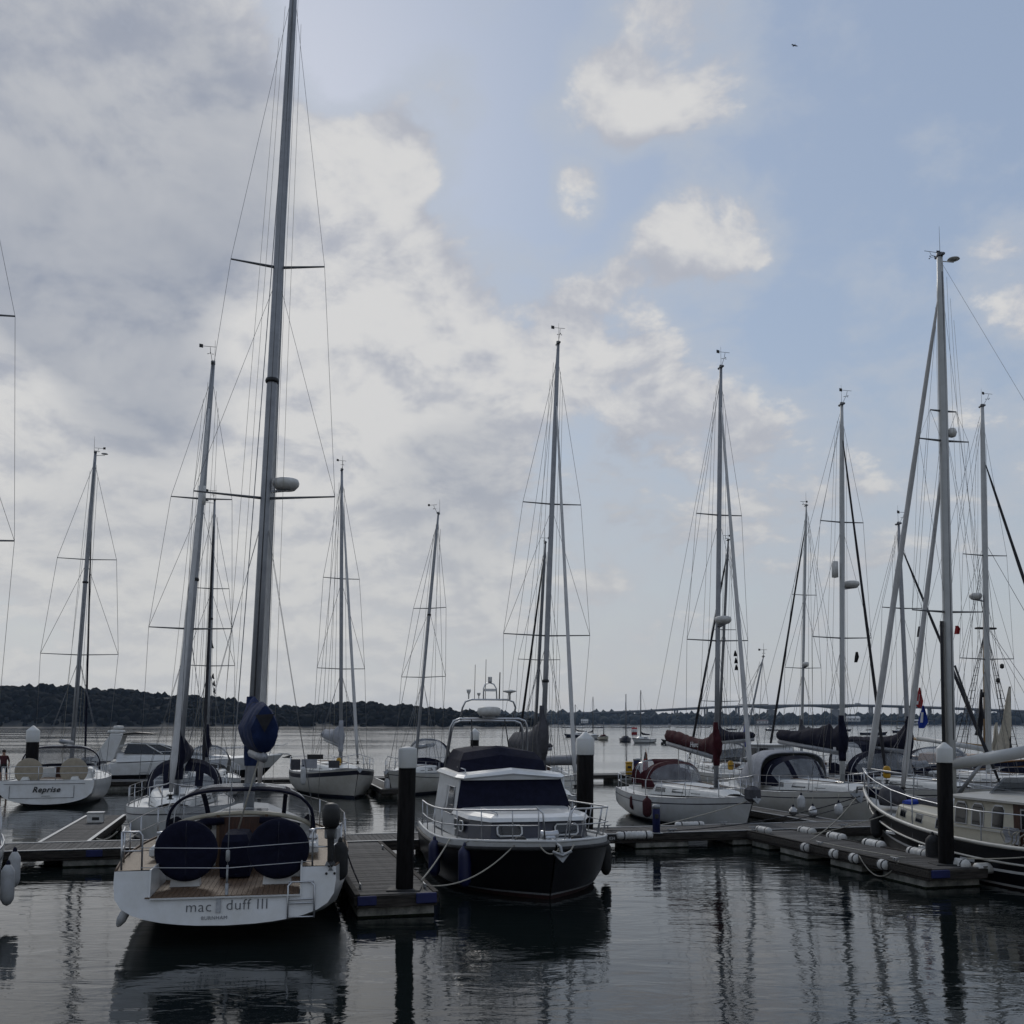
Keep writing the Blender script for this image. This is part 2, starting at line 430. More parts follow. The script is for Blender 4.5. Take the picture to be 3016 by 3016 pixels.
FAR = [(900, 2104), (1100, 2098), (1300, 2097), (1500, 2094), (1600, 2096), (1750, 2095), (1900, 2098), (2050, 2104), (2200, 2103), (2400, 2106), (2600, 2104), (2800, 2107), (2900, 2100), (3016, 2096), (3500, 2092)]
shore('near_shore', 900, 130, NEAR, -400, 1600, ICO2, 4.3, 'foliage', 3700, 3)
shore('far_shore', 2150, 380, FAR, 800, 3500, ICO1, 11.0, 'foliage_far', 2600, 5)

def far_house(px, py, Y, w, h, label, roof=True):
    p = at(px, py, Y); r = thing('far_house', label, 'house', (p.x, Y, p.z), group='pale houses on the far shore')
    part('wall', 'house', r, lambda b: b.box((0, 0, h / 2), (w, w * .6, h)))
    part('roof', 'roof_tile' if roof else 'house', r, lambda b: b.add([(-w * .53, -w * .33, h), (w * .53, -w * .33, h), (w * .53, w * .33, h), (-w * .53, w * .33, h), (-w * .5, 0, h * 1.6), (w * .5, 0, h * 1.6)],
         [(0, 1, 5, 4), (2, 3, 4, 5), (1, 2, 5), (3, 0, 4), (3, 2, 1, 0)]))
    for k in range(3):
        part('window', 'glass', r, lambda b: b.box((w * (-.3 + .3 * k), -w * .31, h * .55), (w * .12, .3, h * .3)))
far_house(2512, 2125, 2140, 26, 7, 'large pale house on the far shore beside the wide bridge pier', False)
far_house(2705, 2133, 2130, 34, 6, 'long low pale shed on far shore below the flags', False)
far_house(1722, 2130, 2130, 14, 5, 'small pale house on far shore above the moored boats', False)
far_house(2245, 2131, 2130, 22, 5, 'pale low house on far shore behind the navy boom cover')
far_house(955, 2104, 1010, 7, 3.5, 'cottage half hidden in the trees of the dark wooded bank')

def bridge():
    Y = 2330.0; r = thing('road_bridge', 'long concrete road bridge crossing the far end of the river', 'bridge', (0, Y, 0))
    X = lambda px: (px - CX) / FPX * Y
    Z = lambda py: CAMZ + (HZ - py) / FPX * Y
    prof = [(1560, 2103), (1800, 2097), (1900, 2092.5), (2000, 2087), (2100, 2082), (2200, 2078.5), (2300, 2077), (2500, 2076), (2600, 2078), (2750, 2083), (2900, 2089), (3016, 2094), (3400, 2108)]
    piers = [1990, 2078, 2170, 2270, 2459, 2563, 2650, 2735, 2800, 2842, 2873, 2906, 2940, 2985, 3040, 3100]
    def under(px):
        d = min(abs(px - 2270), abs(px - 2459)); return 5.5 + 8 * max(0, 1 - d / 75) ** 1.7 if 2150 < px < 2570 else 5.5
    def deck(b):
        rings = []
        px = 1560
        while px <= 3400:
            z = Z(interp(prof, px)); h = under(px) * Y / FPX
            rings.append([(X(px), -12, z), (X(px), 12, z), (X(px), 12, z - 1.6), (X(px), 6, z - h), (X(px), -6, z - h), (X(px), -12, z - 1.6)]); px += 10
        b.loft(rings)
    part('deck', 'bridge', r, deck)
    part('parapet', 'bridge', r, lambda b: b.loft([[(X(px), -12.3, Z(interp(prof, px)) + z0), (X(px), -11.6, Z(interp(prof, px)) + z0), (X(px), -11.6, Z(interp(prof, px)) + 1.3), (X(px), -12.3, Z(interp(prof, px)) + 1.3)] for px in range(1560, 3400, 20) for z0 in (.05,)]))
    for px in piers:
        big = px in (2270, 2459)
        z = Z(interp(prof, px)) - under(px) * Y / FPX + .2
        if big: part('pier', 'bridge', r, lambda b: b.box((X(px), 0, z / 2 - 1), (20, 8, z + 2), bev=.4))
        else:
            for s in (-1, 1): part('pier', 'bridge', r, lambda b: b.box((X(px + s * 4.2), s * 2, z / 2 - 1), (3.6, 4, z + 2), bev=.3))
    t = thing('lorry', 'tiny lorry driving over the far road bridge', 'lorry', (X(2522), Y - 5, Z(2076) + .05))
    part('cargo_box', 'house', t, lambda b: b.box((-1, 0, 2.4), (10, 2.5, 3.2), bev=.1))
    part('cab', 'alu_dark', t, lambda b: b.box((5.6, 0, 1.9), (2.2, 2.4, 2.6), bev=.2))
    for x in (-4.5, -3, 5):
        part('wheel', 'rubber', t, lambda b: b.lathe([(.5, -1.25), (.55, -1.1), (.55, 1.1), (.5, 1.25)], (x, 0, .55), 12, axis='y'))
bridge()

def haze():
    m = bpy.data.materials.new('haze_air'); m.use_nodes = True; t = m.node_tree
    for n in list(t.nodes): t.nodes.remove(n)
    v = t.nodes.new('ShaderNodeVolumePrincipled'); v.inputs['Color'].default_value = (.52, .70, 1, 1); v.inputs['Density'].default_value = .00005; v.inputs['Anisotropy'].default_value = .1
    o = t.nodes.new('ShaderNodeOutputMaterial'); t.links.new(v.outputs[0], o.inputs['Volume'])
    MATS['haze_air'] = m
    b = MB(); b.box((0, 2000, 39.5), (9000, 4800, 81)); ob = b.build('haze', 'haze_air')
    tag(ob, 'pale river haze hanging between quay and far shore', 'haze', kind='stuff')
haze()

# ------------------------------------------------------------------ pontoons and piles
PLANK = MB().box((0, 0, 0), (1, .128, .032)); 
def pontoon(name, label, s0, s1, t0, t1, along, floats, plank=True, zt=PZ, group=None, white_edge=True, blue=()):
    """box of decking between s0..s1 and t0..t1; along = 's' or 't' is its long axis"""
    c = st((s0 + s1) / 2, (t0 + t1) / 2); r = thing(name, label, 'pontoon', (c.x, c.y, 0), ANG, group)
    A, B = s1 - s0, t1 - t0                      # local x = s, local y = -t
    LA, LB = (A, B) if along == 's' else (B, A)
    def T(a, b, z): return (a, b, z) if along == 's' else (b, a, z)
    if plank:
        pm = bpy.data.meshes.new('plank'); q = MB()
        q.box((0, 0, 0), ((.128, LB - .1, .034) if along == 's' else (LB - .1, .128, .034)))
        pm.from_pydata(q.v, [], q.f); pm.materials.append(MATS['board'])
        n = int((LA - .1) / .14)
        for i in range(min(n, 295)):
            o = link_obj('plank', pm, r); a = -LA / 2 + .05 + .14 * (i + .5)
            o.location = T(a, random.uniform(-.004, .004), zt - .017 + random.uniform(-.003, .003)); o.rotation_euler.z = random.uniform(-.002, .002)
        part('bearer', 'timber', r, lambda b: [b.box(T(0, y, zt - .10), (LA - .2, .08, .13) if along == 's' else (.08, LA - .2, .13)) for y in (-LB * .3, 0, LB * .3)])
    else:
        part('deck', 'board', r, lambda b: b.box(T(0, 0, zt - .02), (LA - .1, LB - .1, .04) if along == 's' else (LB - .1, LA - .1, .04)))
    for sg in (-1, 1):
        part('edge_beam', 'timber', r, lambda b: b.box(T(0, sg * LB / 2, zt - .11), (LA, .07, .17) if along == 's' else (.07, LA, .17), bev=.01))
        part('edge_strip', 'galv' if white_edge else 'timber', r, lambda b: b.box(T(0, sg * (LB / 2 - .02), zt + .012), (LA, .10, .02) if along == 's' else (.10, LA, .02)))
        part('waler', 'timber', r, lambda b: b.box(T(0, sg * (LB / 2 - .03), zt - .235), (LA - .1, .06, .06) if along == 's' else (.06, LA - .1, .06), bev=.01))
        part('end_beam', 'timber', r, lambda b: b.box(T(sg * (LA / 2 - .02), 0, zt - .13), (.08, LB, .22) if along == 's' else (LB, .08, .22), bev=.01))
    for (a0, a1) in floats:
        part('float', 'concrete', r, lambda b: b.box(T((a0 + a1) / 2, 0, .03), ((a1 - a0), LB * .955, .40) if along == 's' else (LB * .955, (a1 - a0), .40), bev=.03))
    for (a0, a1) in (floats if plank else ()):
        part('weed_fringe', 'weed', r, lambda b: b.box(T((a0 + a1) / 2, 0, -.03), ((a1 - a0) + .014, LB * .955 + .014, .16) if along == 's' else (LB * .955 + .014, (a1 - a0) + .014, .16), bev=.02))
    return r
def cleat(root, x, y, z, rz=0):
    def f(b):
        c, s = math.cos(rz), math.sin(rz)
        b.tube([(x - .17 * c, y - .17 * s, z + .1), (x - .08 * c, y - .08 * s, z + .085), (x + .08 * c, y + .08 * s, z + .085), (x + .17 * c, y + .17 * s, z + .1)], [.012, .02, .02, .012])
        for k in (-1, 1): b.tube([(x + k * .05 * c, y + k * .05 * s, z), (x + k * .05 * c, y + k * .05 * s, z + .09)], .02)
    part('cleat', 'galv', root, f)
fl = lambda L, n, w: [(-L / 2 + (i + .5) * L / n - w / 2, -L / 2 + (i + .5) * L / n + w / 2) for i in range(n)]
wk = pontoon('walkway_pontoon', 'grey planked main walkway crossing behind the two nearest boats', -19, 22, -1.9, 0, 's', fl(41, 13, 1.7))
for x in (-3.6, 3.5, 6.2, 9.3): cleat(wk, x, -.82, PZ)
for x in (-9, -3, 2, 6): cleat(wk, x, .82, PZ)
fa = pontoon('finger_pontoon', 'short planked finger between the white yacht and black motorboat', -5.35, -3.8, 0.05, 8.9, 't', [(-4.3, -2.4), (-.9, .9), (2.2, 4.0)], white_edge=False, group='finger pontoons')
cleat(fa, .62, -3.9, PZ, 1.57); cleat(fa, -.62, -3.6, PZ, 1.57); cleat(fa, .62, 2.6, PZ, 1.57)
fb = pontoon('finger_pontoon', 'planked finger lined with white bolsters ending at the tall pile on the right', 7.4, 8.9, 0.05, 8.65, 't', [(-4.1, -2.5), (-1.6, -.2), (.9, 2.4), (3.1, 4.1)], white_edge=False, group='finger pontoons')
cleat(fb, -.65, -2.9, PZ, 1.57); cleat(fb, -.65, .4, PZ, 1.57); cleat(fb, .62, -3.4, PZ, 1.57)
fc = pontoon('finger_pontoon', 'planked finger behind the walkway carrying a small white locker', -12.9, -11.6, -10.5, -1.95, 't', fl(8.5, 3, 1.6), group='finger pontoons')
fd = pontoon('finger_pontoon', 'dark finger between the maroon-trimmed yacht and the grey-hooded yacht', 10.9, 11.9, -10.5, -1.95, 't', fl(8.5, 3, 1.6), group='finger pontoons')
w2 = pontoon('walkway_pontoon', 'far walkway pontoon along the outer edge of the marina', -32, 22, -35, -33, 's', fl(54, 14, 2), plank=False)
fe = pontoon('finger_pontoon', 'distant finger right of the bow-on yacht with dark stripe', -.9, .1, -32.9, -22.5, 't', fl(10, 3, 1.6), plank=False, group='finger pontoons')
part('corner_guard', 'blue_plastic', fa, lambda b: [b.box((x, -4.46, PZ - .10), (.36, .06, .18), bev=.015) for x in (-.58,)])
part('corner_guard', 'blue_plastic', fa, lambda b: b.box((.56, -4.46, PZ - .09), (.40, .07, .2), bev=.015))
part('corner_guard', 'blue_plastic', fb, lambda b: b.box((-.5, -4.34, PZ - .10), (.46, .06, .18), bev=.015))
part('edge_marker', 'blue_plastic', wk, lambda b: b.box((-12.7, -.99, PZ - .10), (.4, .05, .18), bev=.015))
# white bolster fenders fixed along the pontoon edges
def bolster(s, t, L, label, along='t', z=PZ + .03, r=.13, m='white_plastic'):
    p = st(s, t, z); o = thing('bolster_fender', label, 'fender', p, ANG, group='white bolster fenders on the pontoons')
    ax = 'y' if along == 't' else 'x'
    n = max(4, int(L / .16)); prof = [(.02, -L / 2), (r * .85, -L / 2 + .02)]
    for i in range(n):
        a = -L / 2 + .04 + (L - .08) * i / n; w = (L - .08) / n
        prof += [(r * .92, a), (r, a + w * .25), (r, a + w * .75), (r * .92, a + w * .98)]
    prof += [(r * .85, L / 2 - .02), (.02, L / 2)]
    part('tube', m, o, lambda b: b.lathe(prof, (0, 0, 0), 10, axis=ax))
    for q in (-.3, .3):
        part('strap', 'rope_dark', o, lambda b: b.lathe([(r * 1.02, -.02), (r * 1.04, 0), (r * 1.02, .02)], (0, q * L, 0) if ax == 'y' else (q * L, 0, 0), 10, axis=ax))
bolster(3.75, -.0, 1.15, 'long grimy white bolster on the walkway edge left of the finger corner', 's', PZ - .04, .12)
bolster(6.4, -1.95, 1.0, 'white bolster on back edge of walkway below the white yacht bow', 's', PZ + .02, .10)
for i, (s, t, L, lab) in enumerate([(8.92, .9, .8, 'white bolster on the finger edge closest to the walkway corner'), (8.92, 2.5, .8, 'white bolster, second from the walkway along the right finger'),
        (8.92, 4.3, .85, 'white ribbed bolster midway along the right finger edge'), (8.92, 6.2, .8, 'white bolster nearest the tall pile on the right finger'),
        (8.55, 8.2, .5, 'white bolster lying behind the foot of the tall right pile')]): bolster(s, t, L, lab)
for i, (t, lab) in enumerate([(3.5, 'round white edge fender first from the walkway on the right finger'), (4.9, 'round white edge fender by the double cleat on the right finger'),
        (5.8, 'round white edge fender below the hanging mooring lines'), (7.0, 'round white edge fender nearest the blue corner guard')]):
    bolster(7.34, t, .30, lab, 't', PZ - .10, .125)
bolster(7.6, .7, .75, 'white bolster lying across the inner corner of the right finger', 't', PZ + .08, .11)
# end bumper: two rolls
eb = thing('corner_bumper', 'white double roll bumper on the outer corner of the right finger', 'bumper', st(9.05, 8.45, PZ + .02), ANG)
part('roll', 'white_plastic', eb, lambda b: b.lathe([(.05, -.3), (.13, -.26), (.13, .26), (.05, .3)], (-.05, -.05, -.06), 12, axis='x'))
part('roll', 'white_plastic', eb, lambda b: b.lathe([(.06, -.2), (.17, -.15), (.17, .15), (.06, .2)], (.32, .02, .02), 12, axis='y'))

def pile(px, ytop, base, dia, label, cone=True, lean=0.0, guide=True):
    """ytop = photo row of the cap's shoulder; base = world ground point"""
    top = at(px, ytop, base.y); r = thing('mooring_pile', label, 'pile', (base.x, base.y, -1.5), 0, 'dark mooring piles with white caps')
    R_ = dia / 2; h = top.z + 1.5; dx = top.x - base.x
    def at_(z): return (dx * z / h, 0, z)
    def shaft(b): b.tube([at_(0), at_(h * .5), at_(h - .3)], R_, 20)
    part('shaft', 'pile', r, shaft)
    part('weed_band', 'weed', r, lambda b: b.tube([at_(1.1), at_(1.5), at_(1.66 + .06)], [R_ * 1.02, R_ * 1.03, R_ * 1.012], 20))
    ch = dia * (.95 if cone else 1.05)
    def cap(b):
        c = at_(h)
        pr = [(R_ * 1.05, -ch), (R_ * 1.07, -ch + .02), (R_ * 1.07, 0)] + ([(R_ * 1.0, .02), (.03, R_ * .85), (.01, R_ * .87)] if cone else [(R_ * 1.02, .03), (.05, .06)])
        b.lathe(pr, c, 24)
    part('cap', 'cap', r, cap)
    if guide:
        part('pile_guide', 'rubber', r, lambda b: b.box((at_(PZ + 1.52)[0], 0, PZ + 1.5), (dia * 1.9, dia * 1.6, .05), bev=.01))
    return r
p0 = st(-4.55, 8.35); b0 = at(1186, 2620, p0.y); pile(1201, 2208, Vector((b0.x, p0.y, 0)), .345, 'tall dark pile at the end of the finger beside the black motorboat', cone=False)
p1 = st(8.35, 7.95); b1 = at(2784, 2550, p1.y); pile(2781, 2205, Vector((b1.x, p1.y, 0)), .345, 'tall dark pile with pointed white cap at the end of the right finger')
p2 = st(1.6, -.5); b2 = at(1720, 2470, p2.y); pile(1724, 2176, Vector((b2.x, p2.y, 0)), .50, 'dark pile with pointed white cap just right of the motorboat cabin', guide=False)
b3 = at(90, 2300, 47); pile(98, 2152, Vector((b3.x, 47, 0)), .55, 'dark pile with white cap left of the yacht with the scripted name', guide=False)
b4 = at(1398, 2300, 63); pile(1398, 2156, Vector((b4.x, 63, 0)), .52, 'distant capped pile framed by the motorboat arch', guide=False)

# ------------------------------------------------------------------ boat builders
class Hull:
    def __init__(s, L, B, sheer=(1.0, .95, 1.25), tr=.75, keel=(.02, -.4, -.25), rake=(.12, .9), e=(.30, .30, .62), tmax=.42, full=2.1, nst=20, p=(4, 3.2, 1.1)):
        s.p = p
        s.L, s.B, s.sheer, s.tr, s.keel, s.rake, s.e, s.tmax, s.full, s.nst = L, B, sheer, tr, keel, rake, e, tmax, full, nst
    def q(s, k, t):
        a, b, c = k; return a * (1 - t) * (1 - 2 * t) + b * 4 * t * (1 - t) + c * t * (2 * t - 1)
    def b(s, t):
        if t < s.tmax: return s.B / 2 * (s.tr + (1 - s.tr) * math.sin(math.pi / 2 * t / s.tmax))
        q = (t - s.tmax) / (1 - s.tmax); return max(.02, s.B / 2 * (1 - q ** s.full))
    def s(s, t): pass
    def top(s, t): return s.q(s.sheer, t)
    def pt(s, t, u, side=1, grow=0.0):
        zk, zs = s.q(s.keel, t), s.top(t); e = s.q(s.e, t)
        z = zk + (zs - zk) * u; y = (s.b(t) * max(1e-6, 1 - (1 - u) ** max(1.0, s.q(s.p, t))) ** .5 + grow) * side
        x = s.L * t - s.rake[1] * (1 - u) * t ** 3 + s.rake[0] * u * (1 - t) ** 4 * (1 if s.rake[0] > 0 else 1)
        return Vector((x, y, z))
    def ptz(s, t, z, side=1, grow=0.0):
        zk, zs = s.q(s.keel, t), s.top(t); return s.pt(t, min(1, max(0, (z - zk) / (zs - zk))), side, grow)
    def edge(s, t, side=1, inset=0.0, dz=0.0):
        p = s.pt(t, 1, side); p.y -= side * min(inset, abs(p.y) * .9); p.z += dz; return p
    def rows(s, t, levels):
        zk, zs = s.q(s.keel, t), s.top(t); us = []
        for l in levels:
            if isinstance(l, tuple): us.append(min(1, max(0, (l[0] - zk) / (zs - zk))))        # fixed height
            elif l < 0: us.append(1 + l / (zs - zk))                                           # below the sheer
            else: us.append(l)
        for i in range(1, len(us)): us[i] = max(us[i], us[i - 1])
        return us
    def mesh(s, levels, mats_of, transom=True):
        b = MB(); n = s.nst; m = len(levels)
        ts = [i / n for i in range(n + 1)]; ts = [1 - (1 - t) ** 1.25 for t in ts]
        for side in (1, -1):
            vs = []
            for t in ts: vs += [s.pt(t, u, side) for u in s.rows(t, levels)]
            for i in range(n):
                for j in range(m - 1):
                    f = (i * m + j, (i + 1) * m + j, (i + 1) * m + j + 1, i * m + j + 1)
                    b.add([vs[k] for k in f], [(0, 1, 2, 3) if side < 0 else (3, 2, 1, 0)], mats_of[j], True)
        if transom:
            us = s.rows(0, levels); l = [s.pt(0, u, 1) for u in us]; r = [s.pt(0, u, -1) for u in us]
            for j in range(m - 1): b.add([l[j], r[j], r[j + 1], l[j + 1]], [(3, 2, 1, 0)], mats_of[j], False)
        me = b
        # weld
        key = {}; idx = []; nv = []
        for v in me.v:
            k = (round(v[0], 4), round(v[1], 4), round(v[2], 4))
            if k not in key: key[k] = len(nv); nv.append(v)
            idx.append(key[k])
        nf, nm, ns = [], [], []
        for f, mm, ss in zip(me.f, me.m, me.s):
            g = []
            for i in f:
                if idx[i] not in g: g.append(idx[i])
            if len(g) > 2: nf.append(g); nm.append(mm); ns.append(ss)
        me.v, me.f, me.m, me.s = nv, nf, nm, ns
        return me
    def deck(s, inset=.03, dz=-.02, t0=0.0, t1=.995, camber=.05, n=16):
        b = MB(); rings = []
        for i in range(n + 1):
            t = t0 + (t1 - t0) * i / n; a, c = s.edge(t, 1, inset, dz), s.edge(t, -1, inset, dz)
            rings.append([a.lerp(c, k / 6) + Vector((0, 0, camber * (1 - (k / 3 - 1) ** 2))) for k in range(7)])
        return b.loft(rings, closed=False, caps=False, sm=True)
    def rail(s, t0, t1, side, r=.025, dz=.02, n=14, inset=.02):
        return MB().tube([s.edge(t0 + (t1 - t0) * i / n, side, inset, dz) for i in range(n + 1)], r, 6)

def trunk(h, x0, x1, w0, w1, z0, z1, z0b=None, z1b=None, slope=.5, roof_camber=.06, tuck=.12, n=8):
    """coachroof loft running x0..x1; returns MB and side(x, q) giving wall points"""
    z0b = z0 if z0b is None else z0b; z1b = z1 if z1b is None else z1b
    rings = []
    def sec(k):
        f = k / n; x = x0 + (x1 - x0) * f; w = w0 + (w1 - w0) * f ** 1.6; a = z0 + (z0b - z0) * f; c = z1 + (z1b - z1) * f
        if k == n: return x, w, a, a + .04
        return x, w, a, c
    ks = list(range(n)) + [n - slope * .0]
    for k in range(n + 1):
        f = k / n
        x, w, a, c = x0 + (x1 - x0) * f, w0 + (w1 - w0) * f ** 1.6, z0 + (z0b - z0) * f, z1 + (z1b - z1) * f
        if k == n: x = x1; c = a + .05
        if k == n - 1: x = x1 - slope; f = (x - x0) / (x1 - x0); w = w0 + (w1 - w0) * f ** 1.6; c = z1 + (z1b - z1) * f
        t = w - tuck * min(1, (c - a) / max(.01, z1 - z0))
        rings.append([(x, w, a), (x, (w + t) / 2 + .01, a + (c - a) * .55), (x, t, c - .03), (x, t - .06, c), (x, t * .4, c + roof_camber), (x, 0, c + roof_camber * 1.15), (x, -t * .4, c + roof_camber),
                      (x, -t + .06, c), (x, -t, c - .03), (x, -(w + t) / 2 - .01, a + (c - a) * .55), (x, -w, a)])
    def side(x, q, sg, grow=.012):
        f = (x - x0) / (x1 - x0); w = w0 + (w1 - w0) * f ** 1.6; a = z0 + (z0b - z0) * f; c = z1 + (z1b - z1) * f
        t = w - tuck; y = w + (t - w) * q
        return Vector((x, sg * (y + .01 * math.sin(q * 3.14) + grow), a + (c - a) * q))
    b = MB().loft(rings, closed=False, caps=False)
    n0 = len(rings[0]); b.add(rings[0], [tuple(range(n0))], 0)
    return b, side
def win_on(side, xa, xb, qa, qb, sg, name, m, parent, frame=None, taper=.0):
    def f(b, g, th, ex=0.0):
        o = [side(xa - ex, qa - ex * .8, sg, g), side(xb + ex, qa - ex * .8, sg, g), side(xb - taper + ex, qb + ex * .8, sg, g), side(xa + taper * .4 - ex, qb + ex * .8, sg, g)]
        i = [side(xa - ex, qa - ex * .8, sg, g - th), side(xb + ex, qa - ex * .8, sg, g - th), side(xb - taper + ex, qb + ex * .8, sg, g - th), side(xa + taper * .4 - ex, qb + ex * .8, sg, g - th)]
        b.hexa(i + o)
    w = part(name, m, parent, lambda b: f(b, .022, .02))
    if frame: part('frame', frame, w, lambda b: f(b, .014, .02, .035))
    return w

def hood(parent, x0, x1, w, zb, zt, canvas, vin='vinyl', name='sprayhood', wins=((.14, .40), (.43, .57), (.60, .86)), jw=(2, 5), lean=.25, frame=True, sharp=.75, zb1=None, NT=24):
    """spray hood: opening at x0 (aft), foot at x1 (forward)"""
    NJ = 7; zb1 = zb if zb1 is None else zb1
    gx = [0, .12, .32, .5, .68, .84, .95, 1.0]; gz = [.94, .985, 1.0, .90, .66, .38, .15, 0.02]
    def P(i, j):
        th = math.pi * i / NT; cy = math.cos(th); sy = math.sin(th)
        yy = math.copysign(abs(cy) ** sharp, cy); zz = sy ** sharp
        taper = 1 - .16 * gx[j]
        foot = 1 - abs(yy) ** 2 * .35 if j else 1
        wr = .018 * noise.noise(Vector((i * 13.2 / NT, j * .9, x0 * 3.1))) if 0 < j < NJ else 0
        return Vector((x0 + (x1 - x0) * gx[j] * (1 - .45 * abs(yy) ** 3) + wr, (w + wr) * yy * taper, (zb + (zb1 - zb) * gx[j]) + (zt - zb) * zz * gz[j] + wr))
    can, vi = MB(), {}
    for i in range(NT):
        for j in range(NJ):
            q = [P(i, j), P(i + 1, j), P(i + 1, j + 1), P(i, j + 1)]
            a = (i + .5) / NT
            k = next((k for k, (lo, hi) in enumerate(wins) if lo < a < hi), None)
            (can if k is None or not jw[0] <= j < jw[1] else vi.setdefault(k, MB())).add(q, [(0, 1, 2, 3)], 0, True)
    r = can.build(name, canvas, parent)
    for k in vi: vi[k].build('hood_window', vin, r)
    if frame:
        part('hood_frame', 'steel', r, lambda b: [b.tube([P(i, j) - Vector((0, 0, .02)) for i in range(NT + 1)], .014, 6) for j in (0, 2)])
        part('edging', canvas, r, lambda b: b.tube([P(i, 0) for i in range(NT + 1)], .03, 6))
    return r

def wire_r(Y): return min(.013, max(.0045, .58 * Y / FPX))
def rig(root, base, toppx, spreaders, hull_w, bow, mast_m='alu', mast_r=.085, chain_dx=-.25, furl=None, furl2=None, backstay=None, gear='vane', radar=None, lowers=True, jumper=.97, halyards=2, sweep=0.0, light=None, flags=None, box=None, runner=True, topY=None, fore_top=.985, base_y=None):
    """mast from local base to the photo point toppx (1932-px notes); spreaders = [(row, half length m)]"""
    bw = l2w(root, base); Y = bw.y
    tw = at(toppx[0] * K, toppx[1] * K, topY or Y); top = w2l(root, tw); base = Vector(base)
    ax = top - base; ybase = proj(bw)[1]; ytop = toppx[1] * K
    def on(f): return base + ax * f
    def frac(row): return (ybase - row * K) / (ybase - ytop)
    side = Vector((0, 1, 0)); fwd = Vector((1, 0, 0)); wr = wire_r(Y)
    mast = MB().tube([on(0), on(.3), on(.75), on(.93), on(1)], [mast_r, mast_r, mast_r * .98, mast_r * .8, mast_r * .62], 10).build('mast', mast_m, root)
    part('track', 'alu_dark', mast, lambda b: b.tube([on(.12) + Vector((-mast_r * .95, 0, 0)), on(.97) + Vector((-mast_r * .75, 0, 0))], .018, 4))
    tips = {1: [], -1: []}
    for k, (row, hl) in enumerate(spreaders):
        f = frac(row)
        for sg in (1, -1):
            tip = on(f) + side * sg * hl + fwd * (-sweep * hl) + Vector((0, 0, .03 * hl))
            tubepart('spreader', 'alu_dark', root, [on(f), tip], [.035 if Y < 35 else .03, .018 if Y < 35 else .02], 6); tips[sg].append((tip, f))
    for sg in (1, -1):
        cp = Vector((base.x + chain_dx, base.y + sg * hull_w, base.z - .12 if base_y is None else base_y))
        pts = [cp] + [t for t, _ in tips[sg]] + [on(jumper)]
        tubepart('shroud', 'wire', root, pts, wr, 4)
        if lowers and tips[sg]:
            tubepart('shroud', 'wire', root, [cp + fwd * .25, on(tips[sg][0][1] - .01)], wr, 4)
            if runner: tubepart('shroud', 'wire', root, [cp - fwd * .35, on(tips[sg][0][1] - .015)], wr, 4)
            for (tp, f0), (_, f1) in zip(tips[sg], tips[sg][1:]):
                tubepart('shroud', 'wire', root, [tp, on(f1 - .01)], wr, 4)
    bow = Vector(bow)
    def furled(pt, ftop, r, m, f0=.03):
        a, c = Vector(pt), on(ftop); n = 14; pts, rs = [], []
        for i in range(n + 1):
            q = f0 + (.97 - f0) * i / n; pts.append(a.lerp(c, q)); rs.append(r * (1 - .55 * q ** 1.5) * (1 + .06 * math.sin(i * 2.3)) * (.55 if i in (0, n) else 1))
        o = MB().tube(pts, rs, 8).build('furled_sail', m, root)
        tubepart('forestay', 'wire', root, [a, c], wr * 1.1, 4)
        part('furler_drum', 'black', o, lambda b: b.lathe([(.03, -.07), (.10, -.07), (.10, -.05), (.05, -.04), (.05, .04), (.10, .05), (.10, .07), (.03, .07)], a + (c - a).normalized() * .25, 10))
    if furl: furled(bow, furl.get('top', fore_top), furl['r'], furl['m'])
    else: tubepart('forestay', 'wire', root, [bow, on(fore_top)], wr * 1.2, 4)
    if furl2: furled(furl2['bow'], furl2['top'], furl2['r'], furl2['m'])
    if backstay is not None:
        for p in backstay: tubepart('backstay', 'wire', root, [Vector(p), on(.995)], wr, 4)
    for k in range(halyards):
        a = on(.96 - .02 * k) + Vector((-.12, (.12 + .05 * k) * (1 if k % 2 else -1), 0)); c = on(.03) + Vector((-.3 - .1 * k, (.32 + .1 * k) * (1 if k % 2 else -1), 0))
        tubepart('halyard', 'rope', root, [a, a.lerp(c, .5) + Vector((-.03, .02, 0)), c], wr * .9, 4)
    t = on(1)
    sc = max(1, Y / 40)
    g = MB(); g.tube([t, t + Vector((0, 0, .12))], mast_r * .7, 8); g.box(t + Vector((0, 0, .04)), (.36, .1, .08), bev=.02); g.build('masthead_fitting', 'alu_dark', root)
    tubepart('antenna', 'black', root, [t + Vector((-.08, .05, .05)), t + Vector((-.08, .05, .85))], [.008 * sc, .004 * sc], 4)
    def vane(b):
        h = t + Vector((.1, -.02, .05)); b.tube([h, h + Vector((.35, -.05, .22)), h + Vector((.42, -.06, .34))], .008 * sc, 4)
        e = h + Vector((.42, -.06, .36)); b.tube([e + side * .18, e - side * .22], .008 * sc, 4); b.add([e - side * .22 + Vector((0, 0, .06)), e - side * .22 - Vector((0, 0, .06)), e - side * .34 - Vector((0, 0, .05)), e - side * .34 + Vector((0, 0, .07))], [(0, 1, 2, 3)])
        for a in range(3):
            d = Vector((math.cos(a * 2.1), math.sin(a * 2.1), 0)) * .09; c = h + Vector((.35, -.05, .16)); b.tube([c, c + d], .006 * sc, 4); b.lathe([(.002, -.02), (.022, 0), (.002, .02)], c + d, 6)
    part('wind_vane', 'black', root, vane)
